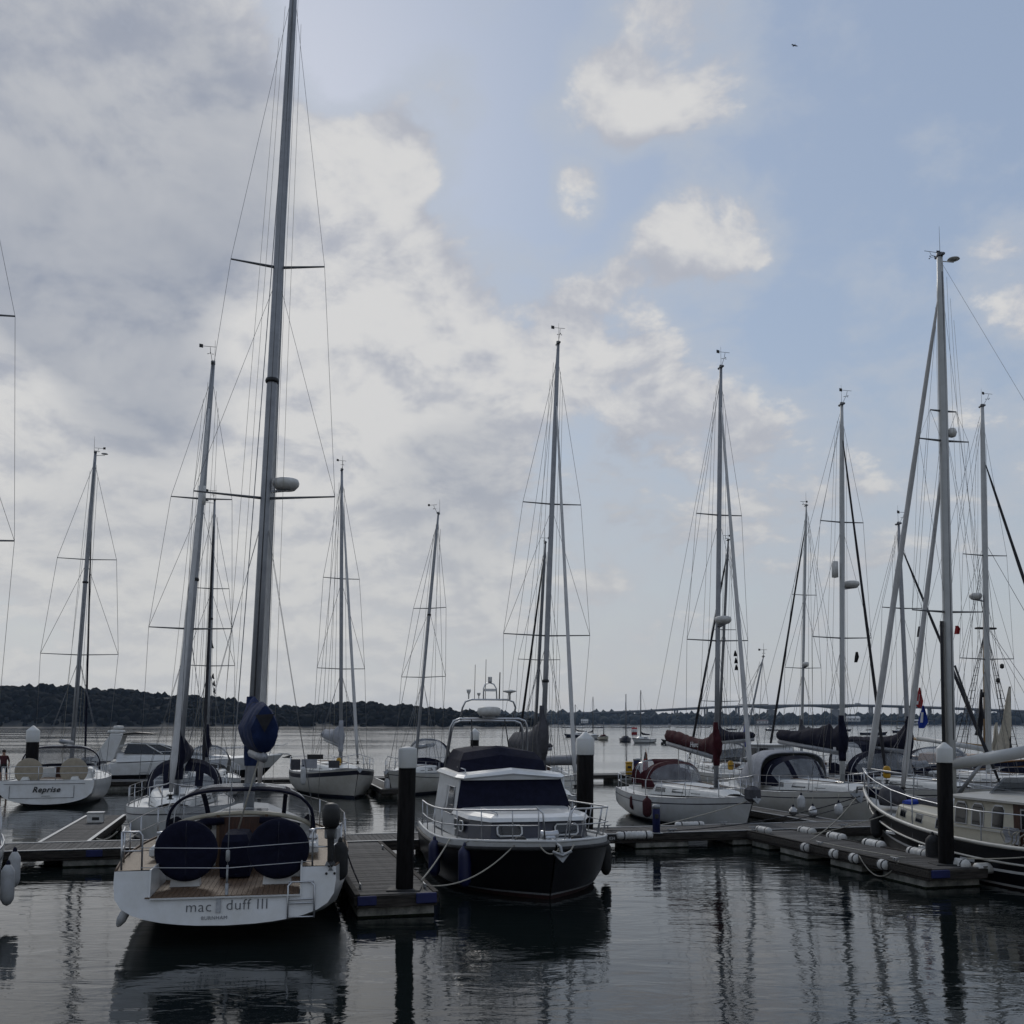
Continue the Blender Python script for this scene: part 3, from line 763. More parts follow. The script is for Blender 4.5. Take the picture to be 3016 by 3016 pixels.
    if gear == 'dish':
        part('antenna_disc', 'white_plastic', root, lambda b: (b.lathe([(.02, -.03), (.17, 0), (.15, .03), (.02, .05)], t + side * -.45 + Vector((0, 0, -.02)), 14), b.tube([t - Vector((0, 0, .12)), t - side * .45 - Vector((0, 0, .1)), t - side * .45], .015, 5)))
    if radar:
        row, sgx, rr, fm = radar; f = frac(row); c = on(f) + Vector((fm, sgx * (mast_r + rr * 1.02), 0)) if fm == 0 else on(f) + Vector((fm, sgx, 0))
        rd = part('radar', 'white_plastic', root, lambda b: b.lathe([(.02, -.14), (rr * .7, -.13), (rr * .96, -.04), (rr, .02), (rr * .92, .10), (rr * .6, .135), (.02, .14)], c, 20))
        part('bracket', 'alu', rd, lambda b: b.hexa([on(f) + Vector((-.05, -.06, -.24)), on(f) + Vector((.05, -.06, -.24)), on(f) + Vector((.05, .06, -.24)), on(f) + Vector((-.05, .06, -.24)),
             c + Vector((-.1, -.12, -.14)), c + Vector((.1, -.12, -.14)), c + Vector((.1, .12, -.14)), c + Vector((-.1, .12, -.14))]))
    if light:
        c = on(frac(light)); part('steaming_light', 'black', root, lambda b: b.lathe([(.03, -.07), (mast_r * 1.25, -.05), (mast_r * 1.35, .0), (mast_r * 1.2, .05), (.03, .07)], c, 12))
    if box:
        row, sgx = box; c = on(frac(row)) + Vector((0, sgx, 0)); part('radar_reflector', 'white_plastic', root, lambda b: b.lathe([(.03, -.32), (.12, -.3), (.12, .3), (.03, .32)], c, 12))
    return on, mast

def boom_cover(root, on, f, mast_r, length, rise, canvas, h0=.30, h1=.50, collar=1.1, wid=.17, boom_m='alu', cover=True, dirx=-1, swing=0.0, blunt=.85):
    a = on(f) + Vector((dirx * mast_r, 0, 0)); e = a + Vector((dirx * length, swing, rise)); d = (e - a)
    MB().tube([a, a.lerp(e, .5), e], [.085, .085, .075], 8, flat=1.35).build('boom', boom_m, root)
    if not cover: return a, e
    rings = []
    secs = [(-.06, .0, collar, .12 + wid * .2), (.035, .02, collar * .93, .13 + wid * .2), (.09, .06, collar * .72, .12 + wid * .3), (.16, .07, h1 * 1.25, .10 + wid * .5), (.30, .07, h1 * 1.0, 1 * wid), (.5, .07, (h0 + h1) / 2, wid), (.72, .07, h0 * 1.06, wid * .9), (.93, .07, h0, wid * .8), (1.0, .08, h0 * blunt, wid * .7)]
    def sec(q):
        for (q0, *A), (q1, *B_) in zip(secs, secs[1:]):
            if q <= q1: k = (q - q0) / (q1 - q0); return [x + (y - x) * k for x, y in zip(A, B_)]
        return secs[-1][1:]
    NR = 34; seed = Vector((root.location.x, root.location.y, 0)); ties = []
    for i in range(NR + 1):
        q = -.06 + 1.06 * i / NR; zl, zh, w = sec(q); c = a + d * q; tie = i % 6 == 3
        ring = []
        for k in range(16):
            th = 2 * math.pi * k / 16; fold = .030 * noise.noise(Vector((q * 16, k * .8, 0)) + seed) + .02 * noise.noise(Vector((q * 40, k * 1.7, 5)) + seed)
            sy = math.sin(th); ring.append(c + Vector((0, math.cos(th) * ((w * (1 - .45 * max(0, sy))) * (.9 if tie else 1.04) + fold), zl + (zh - zl) * (.5 + .5 * sy) * (.96 if tie else 1) + fold)))
        rings.append(ring)
        if tie and 6 < i < NR: ties.append(ring)
    low = on(f - .001)
    o = MB().loft(rings, sm=True).build('sail_cover', canvas, root)
    for ring in ties: tubepart('tie', 'rope_dark', o, ring + [ring[0]], .012, 4)
    # the part of the cover wrapped round the mast
    pts = [on(f) + Vector((0, 0, z)) for z in (-.30, -.1, .3, .7, collar, collar + .25)]
    part('mast_collar', canvas, o, lambda b: b.tube(pts, [mast_r * 1.3, mast_r * 1.45, mast_r * 1.45, mast_r * 1.4, mast_r * 1.25, mast_r * 1.12], 10))
    return a, e

def guardrails(root, h, posts, hgt=.62, t_pulpit=.87, t_push=.1, pulpit=True, pushpit=True, r=.014, wires=2, inset=.07, open_stern=0.0):
    mids = (1.0, .52) if wires == 2 else (1.0,)
    for sg in (1, -1):
        for t in posts:
            p = h.edge(t, sg, inset); tubepart('stanchion', 'steel', root, [p, p + Vector((0, 0, hgt))], r, 6)
        ts = ([t_push] if pushpit else []) + list(posts) + ([t_pulpit] if pulpit else [])
        for mq in mids:
            tubepart('lifeline', 'wire', root, [h.edge(t, sg, inset) + Vector((0, 0, hgt * mq)) for t in ts], r * .55, 4)
    up = Vector((0, 0, hgt))
    if pulpit:
        def f(b):
            ts = [t_pulpit, .93, .97, .995]
            top = [h.edge(t, 1, .06) + up * (1 + .05 * i) for i, t in enumerate(ts)]; topr = [h.edge(t, -1, .06) + up * (1 + .05 * i) for i, t in enumerate(ts)]
            b.tube(top + [Vector((h.L + .08, 0, h.top(1) + hgt * 1.18))] + topr[::-1], r * 1.2, 6)
            for sg in (1, -1):
                b.tube([h.edge(t, sg, .06) + up * .5 for t in ts[:3]], r, 6)
                for t in (t_pulpit, .95): b.tube([h.edge(t, sg, .06), h.edge(t, sg, .06) + up * 1.02], r * 1.1, 6)
        part('pulpit', 'steel', root, f)
    if pushpit:
        def f(b):
            for mq in mids:
                for sg in (1, -1):
                    e0 = h.edge(0, sg, .08) + up * mq
                    pts = [h.edge(t_push, sg, .07) + up * mq, h.edge(.03, sg, .07) + up * mq, Vector((e0.x, e0.y - sg * .12, e0.z)), Vector((e0.x, sg * max(open_stern, .02), e0.z))]
                    b.tube(pts, r * 1.1, 6)
            for sg in (1, -1):
                for p in [h.edge(t_push, sg, .07), h.edge(.02, sg, .09), Vector((h.edge(0, 1).x, sg * max(open_stern, .35), h.edge(0, 1).z))]: b.tube([p, p + up], r * 1.1, 6)
        part('pushpit', 'steel', root, f)

def yacht(name, label, stern, heading, L, B, *, hull_m='gelcoat', stripe='dark_stripe', bottom='blue_bottom', sheer=(.95, .9, 1.25), tr=.72, deck_m='deck_white', roof=(.33, .74), roof_h=.42, roof_w=.62,
          nwin=3, win_m='glass', hoodspec=None, posts=(.2, .32, .45, .58, .72), group='yachts', rigspec=None, boomspec=None, rake=(.15, .9), boot=True, wheel=False, coaming=True, keel=(.04, -.4, -.25), bands=None, e=(.30, .30, .62), rails=True, full=2.1):
    hd = Vector((heading[0], heading[1], 0)).normalized()
    r = thing(name, label, 'sailing yacht', (stern[0], stern[1], 0), math.atan2(hd.y, hd.x), group)
    h = Hull(L, B, sheer, tr, keel, rake, e, full=full); r['_'] = 0; del r['_']
    levels = [0, .15, (.04,), (.10,), (.16,), .55, -.30, -.26, -.22, -.06, 1]
    levels = [0, .02, .05, .09, (.06,), (.13,), .17, .28, .45, .7, -.22, -.18, -.05, 1]
    mo = [2, 2, 2, 2, 1, 0, 0, 0, 0, 0, 1, 0, 0]
    if bands == 'wide': levels = [0, .02, .05, .09, (.06,), (.13,), .17, .28, .45, .6, -.30, -.08, -.05, 1]; mo = [2, 2, 2, 2, 1, 0, 0, 0, 0, 0, 1, 0, 0]
    if bands == 'none': mo = [0] * 13 if L > 11 else [2, 2, 2, 2, 1] + [0] * 8
    h.mesh(levels, mo).build('hull', [hull_m, stripe, bottom], r)
    h.deck().build('deck', deck_m, r)
    for sg in (1, -1): h.rail(0, .995, sg, .022, .01).build('toe_rail', 'alu' if hull_m != 'cream' else 'teak', r)
    x0, x1 = L * roof[0], L * roof[1]; zd = h.top((roof[0] + roof[1]) / 2)
    w0, w1 = h.b(roof[0]) * roof_w, h.b(roof[1]) * roof_w * .85
    tb, side = trunk(h, x0, x1, w0, w1, h.top(roof[0]) + .02, zd + roof_h, h.top(roof[1]) + .02, zd + roof_h * .82, slope=.45)
    cr = tb.build('coachroof', deck_m, r)
    for sg in (1, -1):
        for k in range(nwin):
            xa = x0 + (x1 - x0 - .5) * (.12 + .86 * k / max(nwin, 1)); ln = (x1 - x0) / nwin * (.48 if k < nwin - 1 else .34)
            win_on(side, xa, xa + ln, .32, .74, sg, 'window', win_m, r, taper=.05)
        part('grab_rail', 'teak', cr, lambda b: b.tube([side(x0 + .3, 1.0, sg, -.18) + Vector((0, 0, .07)), side(x1 - .9, 1.0, sg, -.16) + Vector((0, 0, .07))], .018, 6))
    zc = zd + roof_h
    part('hatch', 'screen', cr, lambda b: b.box((x1 - 1.1, 0, zc * .985 + .04), (.55, .55, .06), bev=.02))
    part('hatch', 'teak', cr, lambda b: b.box((x0 + .35, 0, zc + .07), (.75, .7, .06), bev=.02))
    if coaming:
        for sg in (1, -1):
            part('cockpit_coaming', deck_m, r, lambda b: b.hexa([(L * .07, sg * h.b(.1) * .62, h.top(.1) - .02), (x0, sg * w0 * .95, h.top(.3) - .02), (x0, sg * w0 * .70, h.top(.3) - .02), (L * .07, sg * h.b(.1) * .42, h.top(.1) - .02),
                   (L * .07, sg * h.b(.1) * .57, h.top(.1) + .16), (x0, sg * w0 * .9, h.top(.3) + .34), (x0, sg * w0 * .75, h.top(.3) + .34), (L * .07, sg * h.b(.1) * .46, h.top(.1) + .16)] if sg > 0 else
                  [(L * .07, sg * h.b(.1) * .42, h.top(.1) - .02), (x0, sg * w0 * .70, h.top(.3) - .02), (x0, sg * w0 * .95, h.top(.3) - .02), (L * .07, sg * h.b(.1) * .62, h.top(.1) - .02),
                   (L * .07, sg * h.b(.1) * .46, h.top(.1) + .16), (x0, sg * w0 * .75, h.top(.3) + .34), (x0, sg * w0 * .9, h.top(.3) + .34), (L * .07, sg * h.b(.1) * .57, h.top(.1) + .16)]))
            part('winch', 'steel', r, lambda b: b.lathe([(.07, 0), (.075, .03), (.05, .07), (.06, .13), (.065, .15), (.02, .16)], (x0 - .5, sg * w0 * .84, h.top(.3) + .30), 10))
        part('cockpit_sole', 'teak', r, lambda b: b.box((L * .07 + (x0 - L * .07) / 2, 0, h.top(.2) + .035), (x0 - L * .07 - .1, w0 * 1.1, .02)))
        part('bulkhead_door', 'wood_dark', r, lambda b: b.box((x0 - .02, 0, h.top(.3) + .25), (.03, .6, .5)))
    if rails: guardrails(r, h, posts)
    part('anchor', 'galv', r, lambda b: (b.tube([(L - .5, 0, h.top(1) + .08), (L + .12, 0, h.top(1) + .06), (L + .22, 0, h.top(1) - .1)], .022, 6), b.add([(L + .2, -.16, h.top(1) - .02), (L + .2, .16, h.top(1) - .02), (L - .08, 0, h.top(1) - .16), (L + .26, 0, h.top(1) - .2)], [(0, 1, 3), (0, 3, 2), (1, 2, 3), (0, 2, 1)])))
    if hoodspec:
        hs = dict(x0=x0 - .35, x1=x0 + .95, w=w0 * 1.12, zb=h.top(.3) + .22, zt=zc + .62); hs.update(hoodspec); hood(r, **hs)
    on = None
    if rigspec:
        rs = dict(rigspec); mx = rs.pop('mx', .58); 
        inroof = roof[0] < mx < roof[1]
        base = (L * mx, 0, (zc + .02) if inroof else h.top(mx))
        rs.setdefault('hull_w', h.b(mx) * .86); rs.setdefault('bow', (L - .12, 0, h.top(1) + .05)); rs.setdefault('base_y', h.top(mx))
        if rs.pop('bstay', True): rs['backstay'] = [(.15, 0, h.top(0) + .05)]
        on, mast = rig(r, base, **rs)
        if boomspec:
            bs = dict(f=.085, mast_r=rs.get('mast_r', .085), length=L * .34, rise=.12, canvas='navy_canvas'); bs.update(boomspec); a, e = boom_cover(r, on, **bs)
            tubepart('topping_lift', 'wire', r, [e, on(.985)], wire_r(r.location.y) * .8, 4)
            tubepart('mainsheet', 'rope', r, [e.lerp(a, .25), (e.lerp(a, .25).x, 0, h.top(.3) + .2)], .014, 5)
    return r, h, on

FEND = {}
def fender(wp, length, rad, m, label, rope_top=None, lean=(0, 0)):
    """cylinder fender hanging with its middle at world point wp"""
    f = thing('fender', label, 'fender', wp, 0, group='fenders hanging from the boats'); f.rotation_euler = (lean[0], lean[1], 0)
    L = length
    part('body', m, f, lambda b: b.lathe([(.015, -L / 2), (rad * .55, -L / 2 + .03), (rad * .95, -L / 2 + .12), (rad, -L * .25), (rad, L * .25), (rad * .95, L / 2 - .12), (rad * .5, L / 2 - .03), (.03, L / 2)], (0, 0, 0), 14))
    part('eye', 'navy_canvas' if m == 'fender' else m, f, lambda b: b.lathe([(.05, L / 2 - .05), (.04, L / 2 + .03), (.02, L / 2 + .07)], (0, 0, 0), 8))
    if rope_top is not None:
        p = Vector(rope_top) - Vector(wp); tubepart('lanyard', 'rope', f, [(0, 0, L / 2 + .05), p], .009, 5)
    return f
def mooring(a, b, drop, label, m='rope', r=.014, name='mooring_line'):
    o = MB().tube(sag(a, b, drop, 14), r, 6).build(name, m); tag(o, label, 'rope', group='mooring lines'); return o
def flag(p0, pole_to, pts, m, label, name='flag', marks=None):
    """cloth hanging in folds: pts = outline rows [(left, right)] of world points"""
    f = thing(name, label, 'flag', p0, 0)
    if pole_to is not None: tubepart('staff', 'varnish', f, [(0, 0, 0), Vector(pole_to) - Vector(p0)], .014, 6)
    b = MB(); vs = []; n = 7
    for i, (a, c) in enumerate(pts):
        a, c = Vector(a) - Vector(p0), Vector(c) - Vector(p0)
        for k in range(n): vs.append(a.lerp(c, k / (n - 1)) + Vector((0, .05 * math.sin(k * 1.7 + i * .6), 0)))
    fs = [(i * n + k, i * n + k + 1, (i + 1) * n + k + 1, (i + 1) * n + k) for i in range(len(pts) - 1) for k in range(n - 1)]
    b.add(vs, fs, 0, True)
    if marks:
        for q in marks(n, len(pts)): b.m[q[0]] = q[1]
    b.build('cloth', m, f); return f

AWAY, TOW = -V, V
# ------------------------------------------------------------------ white yacht with twin wheels, stern towards us
def white_yacht():
    hd = Vector((-.19, .98, 0)).normalized(); L, B = 10.3, 4.32
    r = thing('sailing_yacht', 'large white sailing yacht with twin covered wheels, name across its open stern', 'sailing yacht', (-4.80, 17.35, 0), math.atan2(hd.y, hd.x), 'yachts')
    h = Hull(L, B, (1.24, 1.16, 1.42), .845, (.34, -.38, -.2), (.26, .35), (.34, .28, .6), tmax=.4, full=2.3, nst=26, p=(4.6, 3.6, 1.2))
    FZ, NW = .80, 1.24
    lv = [0, .08, .2, .34, (.62,), (FZ,), (1.0,), -.07, -.03, 1]
    lv = [0, .015, .04, .08, .14, .22, .34, (FZ,), .75, .9, 1]
    mo = [0] * 10
    hb = h.mesh(lv, mo, transom=False)
    us = h.rows(0, lv); l = [h.pt(0, u, 1) for u in us]; q = [h.pt(0, u, -1) for u in us]
    for j in range(len(us) - 1):
        if l[j].z < FZ - .01: hb.add([l[j], q[j], q[j + 1], l[j + 1]], [(3, 2, 1, 0)])
        else:
            for a, s in ((l, 1), (q, -1)):
                f = [a[j], Vector((a[j].x, s * NW, a[j].z)), Vector((a[j + 1].x, s * NW, a[j + 1].z)), a[j + 1]]
                hb.add(f, [(3, 2, 1, 0) if s > 0 else (0, 1, 2, 3)])
    hb.build('hull', ['gelcoat', 'blue_bottom'], r)
    XC = 3.9
    # side decks, foredeck, cockpit
    for s in (1, -1):
        rings = []
        for i in range(9):
            x = .27 + (XC - .27) * i / 8; t = x / L; e = h.edge(t, s, .04, -.012)
            rings.append([e, (e.x, s * NW, e.z + .01)] if s > 0 else [(e.x, s * NW, e.z + .01), e])
        part('side_deck', 'teak_pale', r, lambda b: b.loft(rings, closed=False, caps=False))
        part('cockpit_side', 'gelcoat', r, lambda b: b.hexa([(.12, s * NW - .01, FZ), (XC, s * NW - .01, FZ), (XC, s * NW + .02, FZ), (.12, s * NW + .02, FZ), (.24, s * NW - .01, 1.255), (XC, s * NW - .01, 1.22), (XC, s * NW + .02, 1.22), (.24, s * NW + .02, 1.255)]))
        part('bench', 'gelcoat', r, lambda b: b.box(((2.0 + XC) / 2, s * 1.0, 1.0), (XC - 2.0, .58, .40), bev=.03))
        part('seat_slats', 'teak', r, lambda b: b.box(((2.05 + XC) / 2, s * 1.0, 1.215), (XC - 2.2, .5, .02)))
        part('coaming', 'gelcoat', r, lambda b: b.box(((1.9 + XC) / 2, s * 1.42, 1.34), (XC - 1.9, .22, .22), bev=.05))
        part('winch', 'steel', r, lambda b: b.lathe([(.09, 0), (.095, .04), (.06, .09), (.075, .17), (.08, .2), (.02, .21)], (2.6, s * 1.42, 1.45), 12))
        h.rail(0.0, .99, s, .02, .01).build('toe_rail', 'teak', r)
        # wheel: pedestal, rim and covered disc
        ped = part('pedestal', 'gelcoat', r, lambda b: b.loft([[(x + o * k, s * .8 + w * sy, z) for k, sy in ((-1, -1), (1, -1), (1, 1), (-1, 1))] for x, o, w, z in ((1.35, .16, .26, FZ), (1.35, .14, .22, 1.1), (1.42, .11, .17, 1.5), (1.44, .09, .13, 1.56))]))
        part('compass', 'black', ped, lambda b: b.lathe([(.09, 0), (.09, .05), (.06, .09), (.01, .1)], (1.44, s * .8, 1.56), 12))
        def wcov(b, s=s):
            rings = []
            for rr, hx in ((.03, -.058), (.16, -.060), (.30, -.060), (.42, -.055), (.50, -.045), (.535, -.025), (.545, 0), (.525, .03), (.46, .04)):
                ring = []
                for k in range(48):
                    an = 2 * math.pi * k / 48; fo = .016 * noise.noise(Vector((math.cos(an) * 3 * (1 + rr), math.sin(an) * 3, s * 7 + rr * 2))) + .010 * math.sin(an * 17 + s) * max(0, rr - .25) * 1.6
                    ring.append((1.13 + hx + fo, s * .80 - .02 + rr * math.cos(an), 1.45 + rr * math.sin(an) * (1 - .02 * (math.sin(an) < 0))))
                rings.append(ring)
            b.loft(rings, sm=True)
        wh = part('wheel_cover', 'navy_canvas', r, wcov)
        part('seam', 'navy_paint', wh, lambda b: b.tube([(1.066, s * .8 - .02 + .005 * math.sin(k), 1.45 + .5 - k * .1) for k in range(11)], .006, 4))
        part('wheel_rim', 'steel', wh, lambda b: b.tube([(1.18, s * .8 - .02 + .52 * math.cos(a), 1.45 + .52 * math.sin(a)) for a in [2 * math.pi * k / 32 for k in range(33)]], .016, 6))
    part('cockpit_sole', 'teak', r, lambda b: [b.box(((.11 + XC) / 2, -NW + .04 + .0867 * (k + .5), FZ + .008), (XC - .12, .08, .02)) for k in range(29)])
    part('cockpit_sole_base', 'black', r, lambda b: b.box(((.13 + XC) / 2, 0, FZ - .012), (XC - .14, 2 * NW - .02, .02)))
    part('sole_edge', 'gelcoat', r, lambda b: b.box((.10, 0, FZ - .01), (.05, 2 * NW - .02, .025)))
    hf = MB(); rings = []
    for i in range(13):
        t = XC / L + (.995 - XC / L) * i / 12; a, c = h.edge(t, 1, .04, -.012), h.edge(t, -1, .04, -.012)
        rings.append([a.lerp(c, k / 6) + Vector((0, 0, .07 * (1 - (k / 3 - 1) ** 2))) for k in range(7)])
    hf.loft(rings, closed=False, caps=False, sm=True).build('foredeck', 'teak_pale', r)
    tb, side = trunk(h, XC, 8.3, 1.50, .75, 1.19, 1.62, 1.33, 1.60, slope=.9, roof_camber=.20, tuck=.16)
    cr = tb.build('coachroof', 'deck_white', r)
    for s in (1, -1):
        for k in range(3): win_on(side, 4.7 + 1.1 * k, 5.5 + 1.1 * k, .35, .75, s, 'window', 'glass', r, taper=.08)
    part('bulkhead', 'gelcoat', r, lambda b: b.box((XC + .0, 0, 1.16), (.06, 2 * NW - .04, .78)))
    dr = part('companionway_door', 'wood_dark', r, lambda b: b.box((XC - .05, 0, 1.30), (.05, .92, 1.0), bev=.01))
    for s in (1, -1): part('door_frame', 'teak', dr, lambda b: b.box((XC - .085, s * .48, 1.32), (.03, .06, 1.05)))
    part('sliding_hatch', 'screen', cr, lambda b: b.box((XC + .5, 0, 1.86), (1.0, .95, .05), bev=.02))
    part('roof_edge', 'cream', r, lambda b: b.tube([(XC - .04, 1.44 * math.cos(a), 1.50 + .38 * math.sin(a)) for a in [math.pi * k / 18 for k in range(19)]], .045, 6))
    for s in (1, -1): part('instrument_pod', 'black', r, lambda b: b.box((XC - .08, s * .85, 1.61), (.06, .5, .12), bev=.02))
    tbl = part('table_cover', 'navy_canvas', r, lambda b: b.loft([[(2.6 + dx * sx, dy * sy, z) for sx, sy in ((-1, -1), (1, -1), (1, 1), (-1, 1))] for dx, dy, z in ((.62, .27, FZ + .05), (.64, .28, 1.1), (.6, .25, 1.5), (.5, .2, 1.62), (.3, .1, 1.65))]))
    part('table_leg', 'steel', tbl, lambda b: b.box((2.6, 0, FZ + .03), (.5, .2, .06)))
    hood(r, 3.55, 5.35, 1.44, 1.48, 2.42, 'navy_canvas', wins=((.05, .325), (.345, .655), (.675, .95)), jw=(1, 6), sharp=.62, zb1=1.62, NT=60)
    for s in (1, -1): part('hood_bag', 'navy_canvas', r, lambda b: b.tube([(3.7, s * .35, 1.74), (3.68, s * .7, 1.72), (3.7, s * 1.15, 1.6)], [.07, .09, .06], 8))
    # stern rails and wires
    up = Vector((0, 0, .64))
    for s in (1, -1):
        def push(b):
            a, c = h.edge(.02, s, .10), h.edge(.17, s, .08); i = Vector((a.x, s * 1.42, a.z)); o = .06
            b.tube([i, i + up * .9, i + up + Vector((0, s * .05, 0)), a + up, a + up + Vector((.15, 0, 0)), c + up, c + up * .55], .017, 8)
            b.tube([a + Vector((.02, 0, 0)), a + up], .017, 8); b.tube([i + up * .5, a + up * .5, c + up * .5], .014, 6); b.tube([c, c + up], .017, 8)
        part('pushpit', 'steel', r, push)
        for t in (.3, .44, .58, .72):
            p = h.edge(t, s, .07); tubepart('stanchion', 'steel', r, [p, p + up], .014, 6)
        for mq in (1, .52):
            tubepart('lifeline', 'wire', r, [h.edge(t, s, .07) + up * mq for t in (.17, .3, .44, .58, .72, .86)], .007, 4)
    for z in (1.62, 1.27 + .02): tubepart('stern_wire', 'steel', r, [(.28, 1.42, z), (.22, 0, z - .035), (.28, -1.42, z + .04)], .007, 5)
    part('pulpit', 'steel', r, lambda b: b.tube([h.edge(.86, 1, .07) + up, h.edge(.95, 1, .05) + up * 1.05, (L + .05, 0, h.top(1) + .72), h.edge(.95, -1, .05) + up * 1.05, h.edge(.86, -1, .07) + up], .017, 6))
    tilt = math.atan2(.26, .9); tx = lambda z: .26 * (z - .34) / .9 - .010
    rot = (R(90) - tilt, 0, R(-90))
    text('mac', .25, 'text_grey', r, (tx(.64), .44, .640), rot, spacing=1.08, bold=-.003)
    text('duff III', .25, 'text_grey', r, (tx(.65), -.35, .655), rot, spacing=1.08, bold=-.003)
    text('BURNHAM', .082, 'hypalon', r, (tx(.46), 0.18, .465), rot, spacing=1.12)
    part('transom_badge', 'galv', r, lambda b: b.hexa([(tx(z) - o, y, z) for o in (0, .015) for y, z in ((.16, .55), (.08, .55), (.085, .78), (.155, .78))]))
    def ladder(b):
        P = lambda y, z: (tx(z) - .03, y, z)
        for y in (-1.02, -1.46): b.tube([P(y, .42), P(y, .94), P(y + (.06 if y < -1.2 else -.06), 1.0)], .016, 6)
        for z in (.44, .66, .72, 1.0): b.tube([P(-1.03, z), P(-1.45, z)], .014, 6)
    part('ladder', 'steel', r, ladder)
    for y in (-1.66, -1.8): part('vent', 'black', r, lambda b: b.lathe([(.005, -.01), (.022, -.008), (.022, .01)], (tx(1.12) - .004, y, 1.12), 10, axis='x'))
    on, mast = rig(r, (5.8, 0, 1.82), (557, -70), [(965, 1.56), (530, 1.06)], 1.5, (L - .15, 0, h.top(1)), 'alu', .118, -.5, furl=dict(r=.09, m='sail_white', top=.93), backstay=None, radar=(935, -.43, .31, .12), light=745, sweep=.18, halyards=4, base_y=1.3)
    # mainsail stacked in its blue bag on the boom
    a, e = boom_cover(r, on, .062, .118, 4.3, .02, 'blue_canvas', h0=1.0, h1=1.0, collar=1.0, wid=.33, boom_m='alu', swing=-.48, blunt=.95)
    part('bag_opening', 'sail_black', r, lambda b: b.add([e + Vector((-.03, .17, .78)), e + Vector((-.03, -.17, .80)), e + Vector((-.05, 0, .46)), e + Vector((.05, 0, .7))], [(0, 1, 2), (0, 3, 1), (1, 3, 2), (2, 3, 0)]))
    tubepart('mainsheet', 'rope', r, [e.lerp(a, .3), (2.7, 0, 1.66)], .016, 6)
    bs = tubepart('backstay', 'wire', r, [(.2, 0, 1.0), (.5, 0, 2.2), on(.995)], .009, 5)
    part('backstay_tackle', 'galv', bs, lambda b: (b.tube([(.14, 0, .62), (.2, 0, 1.0)], .03, 6), b.tube([(.20, 0, 1.0), (.26, 0, 1.3)], .018, 6), b.lathe([(.02, -.1), (.035, -.08), (.035, .08), (.02, .1)], (.30, 0, 1.45), 8)))
    tubepart('topping_lift', 'wire', r, [e, on(.985)], .006, 4)
    return r, h
mac, mach = white_yacht()

def outboard(loc, rz, label):
    r = thing('outboard_motor', label, 'outboard motor', loc, rz)
    part('cowl', 'black', r, lambda b: b.loft([[(dx + w * 1.25 * math.cos(a), w * math.sin(a), z) for a in [2 * math.pi * k / 14 for k in range(14)]] for dx, w, z in ((0, .10, .62), (0, .145, .68), (.01, .16, .82), (.0, .155, .95), (-.02, .12, 1.03), (-.02, .04, 1.06))], sm=True))
    part('leg', 'black', r, lambda b: b.loft([[(dx + w * 1.5 * math.cos(a), w * math.sin(a), z) for a in [2 * math.pi * k / 10 for k in range(10)]] for dx, w, z in ((0, .085, .64), (0, .065, .45), (.0, .055, .2), (.0, .06, .06), (.0, .05, .02))], sm=True))
    part('gearcase', 'black', r, lambda b: b.lathe([(.01, -.2), (.05, -.13), (.062, 0), (.05, .12), (.03, .17)], (0, 0, 0), 12, axis='x'))
    part('propeller', 'galv', r, lambda b: [b.add([(-.2, 0, 0), (-.22, .1 * math.cos(a), .1 * math.sin(a)), (-.18, .1 * math.cos(a + .9), .1 * math.sin(a + .9))], [(0, 1, 2), (2, 1, 0)]) for a in (0, 2.1, 4.2)])
    part('clamp', 'galv', r, lambda b: b.box((.14, 0, .52), (.1, .22, .2), bev=.02))
    return r
p = l2w(mac, (.38, -1.73, 1.26)); outboard(p, math.radians(100), 'black outboard motor clamped on the stern rail of the large white yacht')

